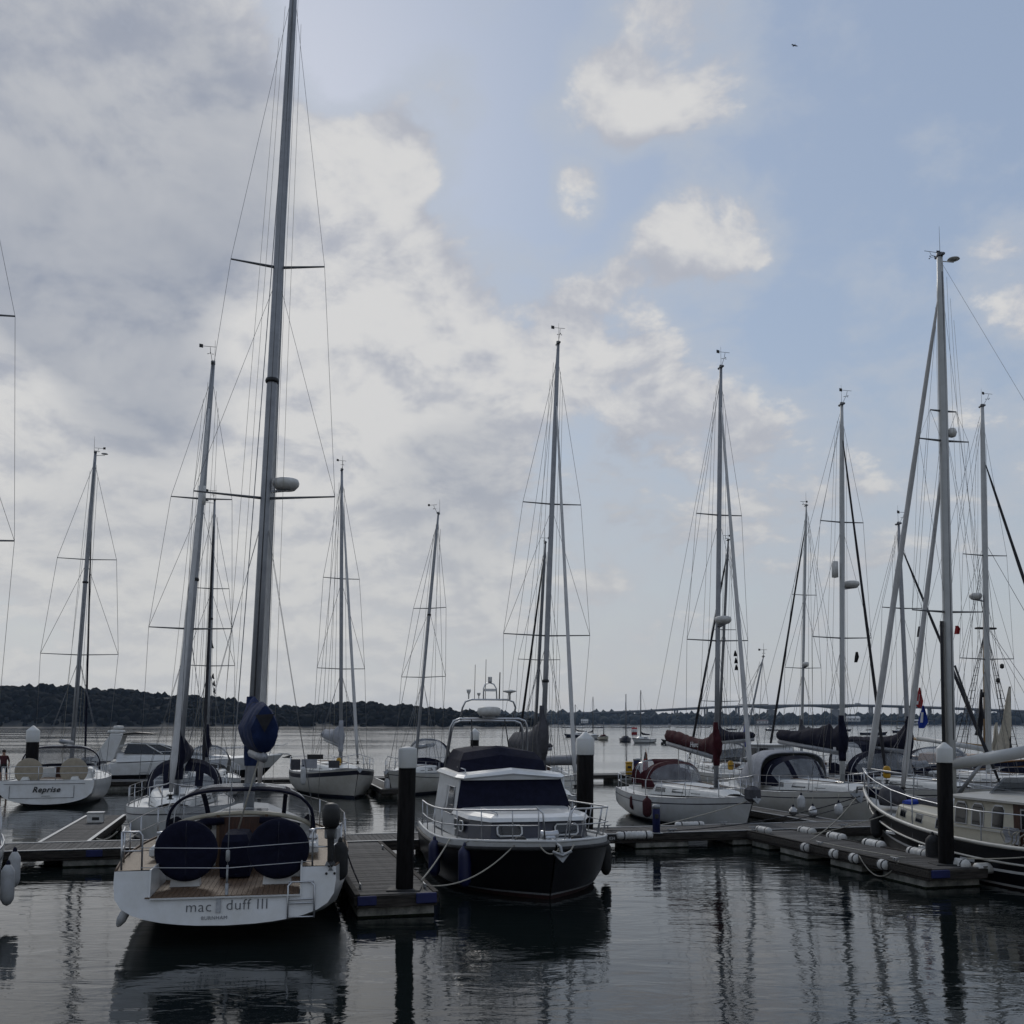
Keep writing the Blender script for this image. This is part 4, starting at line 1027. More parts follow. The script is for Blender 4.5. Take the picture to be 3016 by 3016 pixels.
# ------------------------------------------------------------------ black motorboat, bow towards us
def motorboat():
    hd = Vector((.23, -.973, 0)).normalized(); L, B = 7.6, 3.95
    bow = Vector((.93, 21.3, 0)); s0 = bow - hd * L
    r = thing('motorboat', 'black motorboat with white cabin, navy covers and stainless arch, bow towards us', 'motorboat', s0, math.atan2(hd.y, hd.x))
    h = Hull(L, B, (1.02, 1.06, 1.28), .92, (-.25, -.45, -.35), (.1, .75), (.22, .24, .44), tmax=.5, full=3.0, nst=26, p=(5, 4, 1.7))
    h.mesh([0, .2, (-.02,), (.09,), (.13,), .5, .8, -.2, -.13, -.125, -.03, 1], [2, 2, 2, 1, 0, 0, 0, 0, 3, 3, 3]).build('hull', ['black_hull', 'galv', 'red_bottom', 'gelcoat'], r)
    for s in (1, -1): h.rail(0, .998, s, .05, -.16, 22, -.02).build('rubbing_strake', 'rubber', r)
    for s in (1, -1): h.rail(0, .998, s, .035, .0, 22, .03).build('gunwale', 'gelcoat', r)
    h.deck(.05, -.03).build('deck', 'deck_grey', r)
    # fore cabin: faceted blue-grey trunk under a white roof
    plan = [(3.6, 1.50), (5.2, 1.42), (6.05, 1.08), (6.15, .0), (6.05, -1.08), (5.2, -1.42), (3.6, -1.50)]
    def ins(k, d): x, y = plan[k]; return (x - d * (1 if x > 4 else 0), y * (1 - d * .5))
    cab = part('fore_cabin', 'blue_grey', r, lambda b: b.loft([[(x, y, 1.10) for x, y in plan], [(*ins(k, .10), 1.56) for k in range(7)]]))
    part('cabin_roof', 'gelcoat', r, lambda b: b.loft([[(ins(k, .02)[0] + .04 * (plan[k][0] > 4), ins(k, .0)[1] * 1.01, 1.55) for k in range(7)], [(*ins(k, .05), 1.63) for k in range(7)], [(*ins(k, .3), 1.69) for k in range(7)], [(ins(k, .8)[0], ins(k, 1.0)[1], 1.71) for k in range(7)]]))
    part('roof_panel', 'deck_grey', r, lambda b: b.loft([[(4.7, .9, 1.69), (5.6, .75, 1.682), (5.6, -.75, 1.682), (4.7, -.9, 1.69)], [(4.7, .88, 1.715), (5.55, .72, 1.70), (5.55, -.72, 1.70), (4.7, -.88, 1.715)]]))
    def rim(b, y0, y1, z0, z1, P, rad=.022):
        c = .05; pts = [(y0 + c, z0), (y1 - c, z0), (y1, z0 + c), (y1, z1 - c), (y1 - c, z1), (y0 + c, z1), (y0, z1 - c), (y0, z0 + c), (y0 + c, z0)]
        b.tube([P(y, z) for y, z in pts], rad, 6)
    for y0, y1 in ((.38, .92), (-.92, -.38)):
        PF = lambda y, z: Vector((6.17 - .10 * abs(y) - .10 * (z - 1.10) / .46 + .02, y, z))
        w = part('window', 'glass', r, lambda b: b.hexa([PF(y, z) + Vector((o, 0, 0)) for z in (1.25, 1.47) for o, y in ((-.02, y0), (-.02, y1), (.004, y1), (.004, y0))]))
        part('window_frame', 'gelcoat', w, lambda b: rim(b, y0, y1, 1.245, 1.475, lambda y, z: PF(y, z) + Vector((.015, 0, 0))))
    for s in (1, -1):
        for xa in (3.95, 4.5):
            PS = lambda x, z: Vector((x, s * (1.52 - .05 * (x - 3.9) - .07 * (z - 1.1)), z))
            w = part('window', 'glass', r, lambda b: b.hexa([PS(x, z) + Vector((0, o * s, 0)) for z in (1.24, 1.46) for x, o in ((xa, -.02), (xa + .36, -.02), (xa + .36, .01), (xa, .01))]))
            part('window_frame', 'gelcoat', w, lambda b: rim(b, xa, xa + .36, 1.235, 1.465, lambda x, z: PS(x, z) + Vector((0, s * .015, 0)), .018))
    # wheelhouse
    def house(zb, zt, g=0.0): return [[(.9 - g, 1.56 + g, zb), (4.05 + g, 1.52 + g, zb), (4.05 + g, -1.52 - g, zb), (.9 - g, -1.56 - g, zb)], [(.9 - g, 1.36 + g, zt), (3.45 + g, 1.30 + g, zt), (3.45 + g, -1.30 - g, zt), (.9 - g, -1.36 - g, zt)]]
    part('wheelhouse', 'gelcoat', r, lambda b: b.loft(house(1.05, 2.38)))
    def onfront(y, z, o):
        q = (z - 1.05) / 1.33; return Vector((4.05 - .60 * q + o, y, z))
    part('windscreen_cover', 'navy_canvas', r, lambda b: b.hexa([onfront(-1.44, 1.60, .0), onfront(-1.44, 1.60, .03), onfront(1.44, 1.60, .03), onfront(1.44, 1.60, .0), onfront(-1.26, 2.34, .0), onfront(-1.26, 2.34, .03), onfront(1.26, 2.34, .03), onfront(1.26, 2.34, .0)]))
    for y in (-.9, 0, .85): part('wiper', 'black', r, lambda b: b.box(onfront(y, 2.36, .05), (.05, .14, .05), bev=.01))
    for s in (1, -1):
        def onside(x, z, o): q = (z - 1.05) / 1.22; return Vector((x, s * (1.54 - .21 * q + o), z))
        for xa, xb in ((2.35, 3.45), (1.1, 2.2)):
            w = part('window', 'glass', r, lambda b: b.hexa([onside(x, z, o) for z, sh in ((1.5, 0), (2.15, 1)) for x, o in ((xa, -.01), (xb - sh * (.22 if xb > 3 else 0), -.01), (xb - sh * (.22 if xb > 3 else 0), .012), (xa, .012))]))
            part('window_frame', 'steel', w, lambda b: b.tube([onside(xa, 1.5, .015), onside(xb, 1.5, .015), onside(xb - (.22 if xb > 3 else 0), 2.15, .015), onside(xa, 2.15, .015), onside(xa, 1.5, .015)], .015, 5))
    def slab(z, x0, x1, w, cam): return [(x0, w, z), (x0, 0, z + cam), (x0, -w, z), (x1 - .25, -w, z - .03), (x1, -w * .88, z - .05), (x1 + .06, 0, z + cam - .04), (x1, w * .88, z - .05), (x1 - .25, w, z - .03)]
    part('wheelhouse_roof', 'gelcoat', r, lambda b: b.loft([slab(2.38, .6, 3.58, 1.36, .10), slab(2.43, .55, 3.66, 1.40, .10), slab(2.50, .6, 3.55, 1.32, .12), slab(2.53, .7, 3.35, 1.16, .13)]))
    for s in (1, -1):
        part('grab_rail', 'steel', r, lambda b: b.tube([(3.3, s * 1.12, 2.50), (3.3, s * 1.12, 2.58), (2.5, s * 1.17, 2.61), (2.5, s * 1.17, 2.52)], .014, 6))
        part('grab_rail', 'steel', r, lambda b: b.tube([(5.8, s * .85, 1.66), (5.8, s * .88, 1.74), (4.9, s * 1.05, 1.77), (4.9, s * 1.05, 1.68)], .014, 6))
    part('flybridge_cover', 'navy_canvas', r, lambda b: b.loft([[(.5, 1.05, 2.50), (2.95, 1.05, 2.48), (2.95, -.1, 2.6), (2.95, -1.22, 2.48), (.5, -1.18, 2.50)], [(.55, 1.0, 2.80), (2.75, 1.0, 2.77), (2.8, -.1, 2.92), (2.75, -1.14, 2.77), (.55, -1.1, 2.80)], [(.65, .86, 3.02), (2.45, .86, 2.97), (2.5, -.1, 3.10), (2.45, -1.0, 2.97), (.65, -.96, 3.02)], [(.8, .4, 3.10), (2.2, .4, 3.07), (2.2, -.1, 3.14), (2.2, -.5, 3.07), (.8, -.5, 3.10)]]))
    # stainless arch with its gear
    def arch(b, x, w0, w1, z0, z1, rad=.032):
        c = .22; b.tube([(x - .1, w0, z0), (x + .25, w1 + .02, z1 - c), (x + .3, w1 - .05, z1 - .06), (x + .3, w1 - c, z1), (x + .3, -w1 + c, z1), (x + .3, -w1 + .05, z1 - .06), (x + .25, -w1 - .02, z1 - c), (x - .1, -w0, z0)], rad, 8)
    ar = part('arch', 'steel', r, lambda b: (arch(b, .6, 1.16, 1.04, 2.5, 3.84), arch(b, .35, 1.09, .97, 2.5, 3.78)))
    part('upper_arch', 'steel', ar, lambda b: arch(b, .6, .74, .72, 3.82, 4.36, .026))
    for y in (.42, -.5): part('brace', 'black', ar, lambda b: b.tube([(.9, y, 3.85), (1.3, y * 1.1, 2.95)], .016, 6))
    ra = part('radar', 'white_plastic', r, lambda b: b.lathe([(.03, -.13), (.26, -.12), (.32, -.03), (.33, .02), (.3, .1), (.2, .13), (.02, .14)], (.98, -.03, 4.03), 20))
    part('mount', 'alu', ra, lambda b: b.box((.95, -.03, 3.88), (.3, .3, .05)))
    for y, hgt, rad in ((-.42, .95, .009), (-.12, 1.1, .009), (.27, .75, .018)): tubepart('antenna', 'black', r, [(.9, y, 4.36), (.9, y + .02, 4.36 + hgt)], [rad, rad * .8], 6)
    part('horn', 'white_plastic', r, lambda b: (b.lathe([(.015, 0), (.02, .12), (.055, .2), (.06, .26)], (.9, -.58, 4.37), 10), b.lathe([(.012, 0), (.015, .08), (.045, .13), (.05, .17)], (.9, -.30, 4.37), 10)))
    part('gps_dome', 'white_plastic', r, lambda b: (b.lathe([(.03, 0), (.03, .12), (.05, .2)], (.9, .56, 4.36), 10), b.lathe([(.02, .17), (.19, .22), (.17, .25), (.02, .28)], (.9, .56, 4.36), 16)))
    part('mast_light', 'steel', r, lambda b: (b.tube([(.9, .20, 4.36), (.9, .19, 4.66), (.9, .12, 4.78), (.9, 0, 4.82), (.9, -.12, 4.78), (.9, -.17, 4.66), (.9, -.17, 4.36)][0:7], .018, 6), b.box((.9, .01, 4.62), (.12, .3, .07)), b.lathe([(.05, 4.82), (.055, 4.86), (.055, 4.96), (.06, 4.98)], (.9, .01, 0), 10)))
    # bow rails
    up = Vector((0, 0, .66))
    for s in (1, -1):
        ts = [.5, .62, .74, .84, .92, .97]
        out = Vector((.10, s * .10, 0))
        pts = [h.edge(t, s, .05) + up + out * (.3 + .7 * (t - .5)) for t in [.12, .3] + ts]
        end = h.edge(.985, s, .05)
        part('bow_rail', 'steel', r, lambda b: (b.tube(pts + [Vector((L - .05, s * .42, h.top(1) + .70)), Vector((L + .02, s * .30, h.top(1) + .58)), Vector((L - .0, s * .26, h.top(1) + .05))], .019, 8), b.tube([q - up * .5 for q in pts] + [Vector((L - .02, s * .38, h.top(1) + .36))], .014, 6)))
        for t in [.12, .3] + ts:
            p = h.edge(t, s, .05); tubepart('rail_post', 'steel', r, [p - Vector((.18 if t > .4 else .0, 0, 0)), p + up + out * (.3 + .7 * (t - .5))], .014, 6)
    part('windlass', 'steel', r, lambda b: (b.box((7.0, 0, 1.27), (.3, .24, .14), bev=.03), b.lathe([(.05, -.2), (.09, -.18), (.07, -.05), (.07, .05), (.09, .18), (.05, .2)], (7.0, 0, 1.36), 12, axis='y')))
    part('anchor', 'galv', r, lambda b: (b.tube([(7.1, 0, 1.28), (7.88, 0, 1.20), (8.00, 0, 1.02)], .03, 6), b.add([(7.95, -.2, 1.1), (7.95, .2, 1.1), (7.7, 0, .92), (8.03, 0, .9)], [(0, 1, 3), (0, 3, 2), (1, 2, 3), (0, 2, 1)]), b.tube([(7.98, -.2, 1.12), (8.02, 0, 1.04), (7.98, .2, 1.12)], .03, 6)))
    for s in (1, -1): part('bollard', 'black', r, lambda b: b.box((6.95, s * .62, 1.27), (.1, .24, .1), bev=.03))
    # ropes looped off the bow
    part('rope_loop', 'rope', r, lambda b: (b.tube(sag((7.75, .32, 1.22), (7.85, -.05, 1.16), .16, 8), .016, 6), b.tube(sag((7.85, -.02, 1.16), (7.7, -.4, 1.22), .14, 8), .016, 6)))
    return r, h
mot, moth = motorboat()
sb = lambda t, z, g=.12: l2w(mot, moth.ptz(t, z, -1, g))
fender(sb(.60, .62), .85, .14, 'fender_blue', 'blue fender on the black motorboat, further from its bow', rope_top=l2w(mot, moth.edge(.60, -1)))
fender(sb(.80, .60), .9, .145, 'fender_blue', 'blue fender on the black motorboat, closer to its bow', rope_top=l2w(mot, moth.edge(.80, -1)))
fender(l2w(mot, moth.ptz(.62, .5, 1, .13)), .8, .13, 'rubber', 'dark fender on the side of the motorboat away from the finger')
mooring(l2w(mot, moth.edge(.70, -1)), st(-3.95, 7.9, PZ + .08), .05, 'white mooring line from motorboat rail down to the finger corner', r=.018)
mooring(l2w(mot, (6.95, -.62, 1.28)), st(-3.9, 8.2, PZ + .03), .30, 'dark slack mooring line drooping across the black motorboat bow', 'rope', .015)

# ------------------------------------------------------------------ black-hulled motorsailer on the right
def motorsailer():
    L, B = 13.6, 4.05; s0 = st(11.05, .7 + L)
    r = thing('motorsailer', 'black-hulled motorsailer with cream deckhouse and high curved bow at the right edge', 'sailing yacht', s0, math.atan2(AWAY.y, AWAY.x), 'yachts')
    h = Hull(L, B, (1.3, .98, 1.78), .35, (-.2, -.6, -.3), (.1, 1.3), (.34, .30, .46), tmax=.45, full=2.5, nst=26, p=(2.2, 2.8, 1.3))
    h.mesh([0, .2, (.04,), (.1,), .45, .62, .66, -.34, -.31, -.04, 1], [2, 2, 1, 0, 0, 1, 0, 0, 0, 0]).build('hull', ['black_hull', 'gelcoat', 'red_bottom'], r)
    for s in (1, -1):
        h.rail(0, .998, s, .05, .0, 24, .0).build('cap_rail', 'gelcoat_old', r)
        MB().tube([h.ptz(t, h.top(t) - .36, s, .02) for t in [i / 24 for i in range(25)]], .028, 6).build('rubbing_strake', 'gelcoat_old', r)
        part('bulwark_lining', 'navy_paint', r, lambda b: b.loft([[h.edge(t, s, .08, .0), h.edge(t, s, .10, -.34)] for t in [.02 + .97 * i / 24 for i in range(25)]], closed=False, caps=False))
    h.deck(.07, -.32, camber=.06).build('deck', 'deck_white', r)
    for x in (10.1, 8.2, 6.5):
        t = x / L; p = h.ptz(t, h.top(t) - .42, 1, .03)
        for s in (1, -1): p = h.ptz(t, h.top(t) - .45, s, .025); part('scupper', 'gelcoat', r, lambda b: b.box(p, (.5, .03, .09), bev=.014))
    dz = lambda x: h.top(x / L) - .30
    tb, side = trunk(h, 7.9, 10.9, 1.28, .85, dz(8), 1.32, dz(10.9), 1.46, slope=.12, tuck=.10, roof_camber=.07); tk = tb.build('trunk_cabin', 'cream', r)
    for s in (1, -1):
        for xa in (8.35, 9.35, 10.25):
            w = win_on(side, xa, xa + .30, .40, .80, s, 'porthole', 'glass', r, frame='steel')
    part('fore_hatch', 'dark_grey_canvas', r, lambda b: b.loft([[(9.9 + dx * a, dy * c, z) for a, c in ((-1, -1), (1, -1), (1, 1), (-1, 1))] for dx, dy, z in ((.5, .45, 1.44), (.5, .45, 1.60), (.4, .36, 1.66))]))
    part('skylight', 'screen', r, lambda b: b.loft([[(8.9 + dx * a, dy * c, z) for a, c in ((-1, -1), (1, -1), (1, 1), (-1, 1))] for dx, dy, z in ((.45, .4, 1.38), (.45, .4, 1.50), (.4, .06, 1.66))]))
    part('blue_tarp', 'bright_blue', r, lambda b: b.loft([[(10.55 + dx * a, .35 + dy * c, z) for a, c in ((-1, -1), (1, -1), (1, 1), (-1, 1))] for dx, dy, z in ((.2, .35, 1.48), (.19, .33, 1.56), (.1, .2, 1.60))]))
    # deckhouse with tall windows and overhanging roof
    hw = 1.36
    def ring(z, g): return [(5.7, hw - g, z), (7.9 - g, hw - .05 - g, z), (8.05 - g * 2, .6, z), (8.05 - g * 2, -.6, z), (7.9 - g, -hw + .05 + g, z), (5.7, -hw + g, z)]
    dh = part('deckhouse', 'cream', r, lambda b: b.loft([ring(dz(7), 0), ring(1.20, 0), ring(1.86, .07)]))
    part('deckhouse_roof', 'gelcoat_old', r, lambda b: b.loft([[(4.4, hw + .1, 1.87), (8.0, hw + .08, 1.87), (8.2, .6, 1.87), (8.2, -.6, 1.87), (8.0, -hw - .08, 1.87), (4.4, -hw - .1, 1.87)], [(4.4, hw + .1, 1.92), (8.0, hw + .08, 1.92), (8.2, .6, 1.93), (8.2, -.6, 1.93), (8.0, -hw - .08, 1.92), (4.4, -hw - .1, 1.92)], [(4.6, hw * .5, 1.99), (7.8, hw * .5, 1.99), (7.9, .3, 1.99), (7.9, -.3, 1.99), (7.8, -hw * .5, 1.99), (4.6, -hw * .5, 1.99)]]))
    for s in (1, -1):
        part('rubbing_band', 'gelcoat_old', r, lambda b: b.box((6.8, s * (hw + .01), 1.18), (2.2, .03, .04)))
        for xa in (7.35, 6.75, 6.05):
            def wf(b, g, ex):
                pts = [(xa - ex, 1.27 - ex), (xa + .36 + ex, 1.27 - ex), (xa + .36 + ex, 1.68), (xa + .30, 1.76 + ex), (xa + .06, 1.76 + ex), (xa - ex, 1.68)]
                P = lambda x, z, o: (x, s * (hw - .03 - .10 * (z - 1.20) + o), z)
                b.loft([[P(x, z, g - .03) for x, z in pts], [P(x, z, g) for x, z in pts]])
            w = part('window', 'glass', r, lambda b: wf(b, .03, 0)); part('window_frame', 'steel', w, lambda b: wf(b, .02, .035))
    part('aft_panel', 'wood_dark', r, lambda b: b.box((5.66, 0, 1.40), (.05, 2 * hw - .1, .9)))
    for s in (1, -1): part('side_panel', 'wood_dark', r, lambda b: b.box((5.2, s * (hw - .02), 1.36), (.95, .05, 1.0)))
    for s in (1, -1):
        w = part('window', 'glass', r, lambda b: b.box((5.2, s * (hw + .012), 1.52), (.42, .02, .42), bev=.008)); part('window_frame', 'steel', w, lambda b: b.box((5.2, s * (hw + .006), 1.52), (.5, .02, .5), bev=.008))
    hood(r, 3.0, 5.9, 1.35, 1.90, 2.75, 'beige_canvas', wins=((.08, .3), (.7, .92)), jw=(1, 4), name='canopy', sharp=.6)
    part('dodger_screen', 'screen', r, lambda b: b.hexa([(7.1, -.75, 2.0), (7.2, -.75, 2.0), (7.2, .75, 2.0), (7.1, .75, 2.0), (6.75, -.6, 2.4), (6.85, -.6, 2.4), (6.85, .6, 2.4), (6.75, .6, 2.4)]))
    part('deck_cloth', 'grey_canvas', r, lambda b: b.loft([[(5.95, hw + .05 + .03 * math.sin(k), 1.32 - .06 * k), (5.45, hw + .08 + .03 * math.cos(k), 1.32 - .06 * k), (5.45, hw + .05, 1.32 - .06 * k), (5.95, hw + .02, 1.32 - .06 * k)] for k in range(7)]))
    part('rope_heap', 'rope', r, lambda b: [b.tube([(4.9 + .25 * k + .16 * math.cos(a + k), 1.6 + .05 * math.sin(3 * a), 1.05 + .18 * math.sin(a) + .03 * k) for a in [i * .5 for i in range(14)]], .016, 5) for k in range(4)])
    # rails
    up = Vector((0, 0, .72))
    for s in (1, -1):
        for t in (.34, .44, .54, .64, .73, .82, .90):
            p = h.edge(t, s, .03); tubepart('stanchion', 'galv', r, [p - Vector((0, 0, .3)), p + up], .017, 6)
        for mq in (1, .5):
            tubepart('guard_rail', 'steel' if mq == 1 else 'wire', r, [h.edge(t, s, .03) + up * mq * (1 - .25 * max(0, t - .8) * 4) for t in (.3, .44, .54, .64, .73, .82, .90, .985)], .016 if mq == 1 else .009, 6)
    def pul(b):
        b.tube([h.edge(.90, 1, .03) + up * .9, h.edge(.96, 1, .02) + up * .8, (L + .05, 0, h.top(1) + .55), h.edge(.96, -1, .02) + up * .8, h.edge(.90, -1, .03) + up * .9], .02, 8)
        for s in (1, -1): b.tube([h.edge(.97, s, .0), h.edge(.965, s, .0) + up * .78], .018, 6)
    part('pulpit', 'steel', r, pul)
    part('anchor', 'galv', r, lambda b: (b.tube([(13.0, .12, 1.8), (13.75, .14, 1.76), (13.85, .14, 1.45)], .035, 6), b.add([(13.8, -.12, 1.58), (13.8, .4, 1.58), (13.55, .14, 1.25), (13.9, .14, 1.3)], [(0, 1, 3), (0, 3, 2), (1, 2, 3), (0, 2, 1)])))
    part('sail_bag', 'dark_grey_canvas', r, lambda b: b.loft([[(11.7 + w * math.cos(a) * 1.2, .35 + w * math.sin(a), z) for a in [k * .6283 for k in range(10)]] for w, z in ((.34, 1.35), (.38, 1.55), (.32, 1.78), (.2, 1.9), (.05, 1.93))], sm=True))
    part('windlass', 'black', r, lambda b: b.lathe([(.08, -.25), (.15, -.22), (.1, -.08), (.1, .08), (.15, .22), (.08, .25)], (12.2, 0, 1.62), 12, axis='y'))
    part('ventilator', 'gelcoat', r, lambda b: b.tube([(8.2, .9, 1.35), (8.2, .9, 1.6), (8.3, .9, 1.71), (8.4, .9, 1.71)], [.06, .06, .08, .1], 10))
    on, mast = rig(r, (9.55, 0, 1.42), (1773, 485), [(785, .42), (842, .80), (1165, 1.12)], 1.75, (13.45, 0, 1.88), 'mast_white', .125, -.3, furl=dict(r=.10, m='sail_white', top=.95), furl2=dict(bow=(11.75, 0, 1.55), top=.635, r=.09, m='sail_white'), backstay=[(.3, 0, 1.5)], gear='dish', halyards=5, base_y=1.2)
    boom_cover(r, on, .078, .145, 3.0, .42, 'sail_white', cover=False)
    a = on(.078); MB().tube([a + Vector((-.2, 0, 0)), a + Vector((-1.6, 0, .22)), a + Vector((-3.05, 0, .45))], [.15, .16, .14], 12).build('furling_boom', 'mast_white', r)
    part('boom_end', 'black', r, lambda b: b.lathe([(.05, -.12), (.17, -.1), (.17, .1), (.05, .12)], a + Vector((-3.2, 0, .47)), 10, axis='x'))
    part('vang', 'alu', r, lambda b: b.tube([a + Vector((-.2, 0, -.85)), a + Vector((-1.15, 0, .02))], [.06, .045], 8))
    part('track_sail', 'sail_black', r, lambda b: b.tube([on(.02) + Vector((0, .22, 0)), on(.33) + Vector((0, .20, 0))], .055, 6))
    rd = on((proj(l2w(r, (9.55, 0, 1.55)))[1] - 822 * K) / (proj(l2w(r, (9.55, 0, 1.55)))[1] - 485 * K))
    part('radar_reflector', 'white_plastic', r, lambda b: b.lathe([(.02, -.14), (.10, -.11), (.14, 0), (.10, .11), (.02, .14)], rd + Vector((0, -.26, 0)), 14))
    return r, h, on
ms, msh, mson = motorsailer()
mooring(l2w(ms, (13.3, .35, 1.5)), st(3.0, -.35, PZ + .08), .35, 'long dark mooring line from motorsailer bow along the walkway', 'rope_dark', .016)
mooring(l2w(ms, (13.3, .5, 1.45)), st(7.55, 3.4, PZ + .08), .12, 'pale line from motorsailer bow down to the finger edge', 'rope', .016)
mooring(st(7.55, 3.9, PZ + .08), st(7.75, 7.3, PZ + .09), .02, 'pale rope lying along the right finger to its end cleat', 'rope', .016)
mooring(st(7.36, 6.0, PZ - .02), st(7.42, 7.5, PZ + .04), .42, 'pale rope loop drooping below the edge of the right finger', 'rope', .015)
mooring(l2w(ms, msh.edge(.55, 1)), st(8.3, 7.9, PZ + .2), .05, 'pale spring line crossing the black hull towards the tall pile', 'rope', .016)
mooring(l2w(ms, msh.edge(.28, 1)), st(8.75, 8.2, PZ + .15), .05, 'dark stern line running from motorsailer to the finger end', 'rope', .016)
mooring(l2w(ms, msh.edge(.75, 1)), st(8.3, 2.2, PZ + .1), .05, 'short pale line from motorsailer rail to the planks', 'rope', .016)
fender(l2w(ms, msh.ptz(.56, .62, 1, .16)), .75, .17, 'rubber', 'dark round fender squeezed between motorsailer and finger near the tall pile')
fender(l2w(ms, msh.ptz(.83, .85, 1, .14)), .7, .16, 'rubber', 'dark fender below the curved bow of the motorsailer')

# ------------------------------------------------------------------ the other yachts
yJ, hJ, onJ = yacht('sailing_yacht', 'white yacht with maroon boom cover and maroon sprayhood, moored bow-in', st(8.83, -12.3)[:2], TOW, 10.1, 3.35, sheer=(1.05, .98, 1.28), tr=.7, roof=(.36, .86), roof_w=.66, roof_h=.40,
    hoodspec=dict(canvas='maroon', zt=2.25, jw=(3, 6)), rigspec=dict(mx=.72, toppx=(1360, 695), spreaders=[(1215, 1.20), (978, .90)], furl=dict(r=.085, m='sail_white', top=.93), mast_r=.088, radar=(1178, 0, .30, .42), halyards=4, gear='vane'),
    boomspec=dict(canvas='maroon', length=4.3, rise=.42, h0=.55, h1=.5, collar=1.0, f=.07, blunt=1.0))
p = onJ(.07); text('Hero', .27, 'text_white', yJ, (p.x - 1.35, -.21, p.z + .42), (R(90), 0, R(8)), shear=.25, bold=.006)
part('bow_bag', 'dark_grey_canvas', yJ, lambda b: b.box((10.0, 0, 1.38), (.5, .42, .5), bev=.1))
hood(yJ, 2.3, 3.3, 1.25, 1.35, 2.3, 'maroon', name='bimini', wins=((.12, .4), (.6, .88)), jw=(1, 4), sharp=.55)
yL, hL, onL = yacht('sailing_yacht', 'white yacht with grey cockpit tent and navy-trimmed sprayhood', st(14.1, -13.6)[:2], TOW, 11.2, 3.6, hull_m='gelcoat_old', sheer=(1.1, 1.05, 1.4), tr=.78, roof=(.40, .86), roof_w=.66, roof_h=.42,
    hoodspec=dict(canvas='navy_canvas', zt=2.42, jw=(3, 6), x0=4.5, x1=6.3, NT=36, wins=((.10, .33), (.39, .61), (.67, .90))), rigspec=dict(mx=.74, toppx=(1588, 765), spreaders=[(1209, 1.25), (990, .92)], furl=dict(r=.06, m='sail_black', top=.93), mast_r=.095, mast_m='mast_white', radar=(1106, .5, .33, -.2), box=(1080, -.3), halyards=4),
    boomspec=dict(canvas='navy_canvas', length=4.6, rise=.35, h0=.52, h1=.85, collar=1.15, f=.075, blunt=.95))
q_ = onL(.075); part('label_patch', 'text_white', yL, lambda b: b.box((q_.x - .12, -.22, q_.z + .15), (.16, .02, .13)))
hood(yL, 4.75, 0.9, 1.5, 1.15, 2.62, 'grey_canvas', name='cockpit_tent', wins=(), sharp=.5)
yB, hB, onB = yacht('sailing_yacht', 'white yacht with navy boom cover and blue sprayhood half hidden behind the large yacht', st(-9.55, -13.0)[:2], TOW, 10.6, 3.5, sheer=(1.05, 1.0, 1.3), tr=.75, roof=(.34, .84), roof_w=.66,
    hoodspec=dict(canvas='navy_canvas', zt=2.50, jw=(4, 6), wins=((.16, .34), (.42, .58), (.66, .84))), rigspec=dict(mx=.70, toppx=(402, 688), spreaders=[(1193, 1.28), (947, .95)], furl=dict(r=.10, m='sail_white', top=.92), mast_r=.10, halyards=4, box=(940, .0), light=1100),
    boomspec=dict(canvas='navy_canvas', length=4.2, rise=.2, h0=.6, h1=.9, collar=1.2, wid=.30, f=.055))
yD, hD, onD = yacht('sailing_yacht', 'white yacht with a scripted name on its wide stern and tan wheel covers', (-20.7, 45.6), AWAY, 11.2, 4.15, sheer=(1.18, 1.1, 1.35), tr=.95, keel=(.13, -.4, -.2), e=(.36, .30, .6), roof=(.36, .78), roof_w=.68, bands='none',
    rigspec=dict(mx=.58, toppx=(180, 855), spreaders=[(1239, 1.85), (1059, 1.42)], furl=dict(r=.06, m='navy_canvas', top=.86), mast_r=.11, gear='dish', halyards=3, light=1102, bstay=False), boomspec=dict(canvas='grey_canvas', length=3.4, rise=.1, cover=False, f=.075))
text('Reprise', .34, 'text_black', yD, (-.015 + .06, .0, .78), (R(84), 0, R(-90)), shear=.3, bold=.008, spacing=1.1)
part('platform_seam', 'text_grey', yD, lambda b: [b.tube(pts, .010, 4) for pts in ([(.0, 1.5, .42), (.0, -1.15, .42)], [(.10, 1.75, 1.04), (.10, -1.6, 1.04)], [(.0, 1.5, .42), (.08, 1.5, .95)], [(.0, -1.15, .42), (.08, -1.15, .95)])])
text('BURNHAM', .07, 'text_black', yD, (.0, .0, .50), (R(84), 0, R(-90)))
for s in (1, -1):
    w = part('wheel_cover', 'beige_canvas', yD, lambda b: b.lathe([(.02, -.05), (.45, -.05), (.60, -.02), (.60, .02), (.02, .04)], (1.2, s * .95, 1.55), 28, axis='x'))
    part('pedestal', 'gelcoat', yD, lambda b: b.box((1.45, s * .95, 1.35), (.3, .35, .5), bev=.04))
hood(yD, 3.6, 5.0, 1.75, 1.5, 2.65, 'navy_canvas', wins=((.05, .33), (.35, .65), (.67, .95)), jw=(1, 6), sharp=.6, zb1=1.6)
yF, hF, onF = yacht('sailing_yacht', 'bow-on white yacht with a dark band below its rail and pale sail bag', st(-3.75, -32.6)[:2], (TOW + U * .16), 10.6, 3.8, hull_m='gelcoat_old', bands='wide', sheer=(1.2, 1.15, 1.5), tr=.7, roof=(.3, .76), full=3.0,
    rigspec=dict(mx=.66, toppx=(645, 888), spreaders=[(1265, 1.28), (1095, .98)], furl=dict(r=.09, m='sail_white', top=.95), mast_r=.10, halyards=3), boomspec=dict(canvas='grey_canvas', length=3.6, rise=.3, h0=.6, h1=.8, collar=1.1, wid=.32, f=.06))
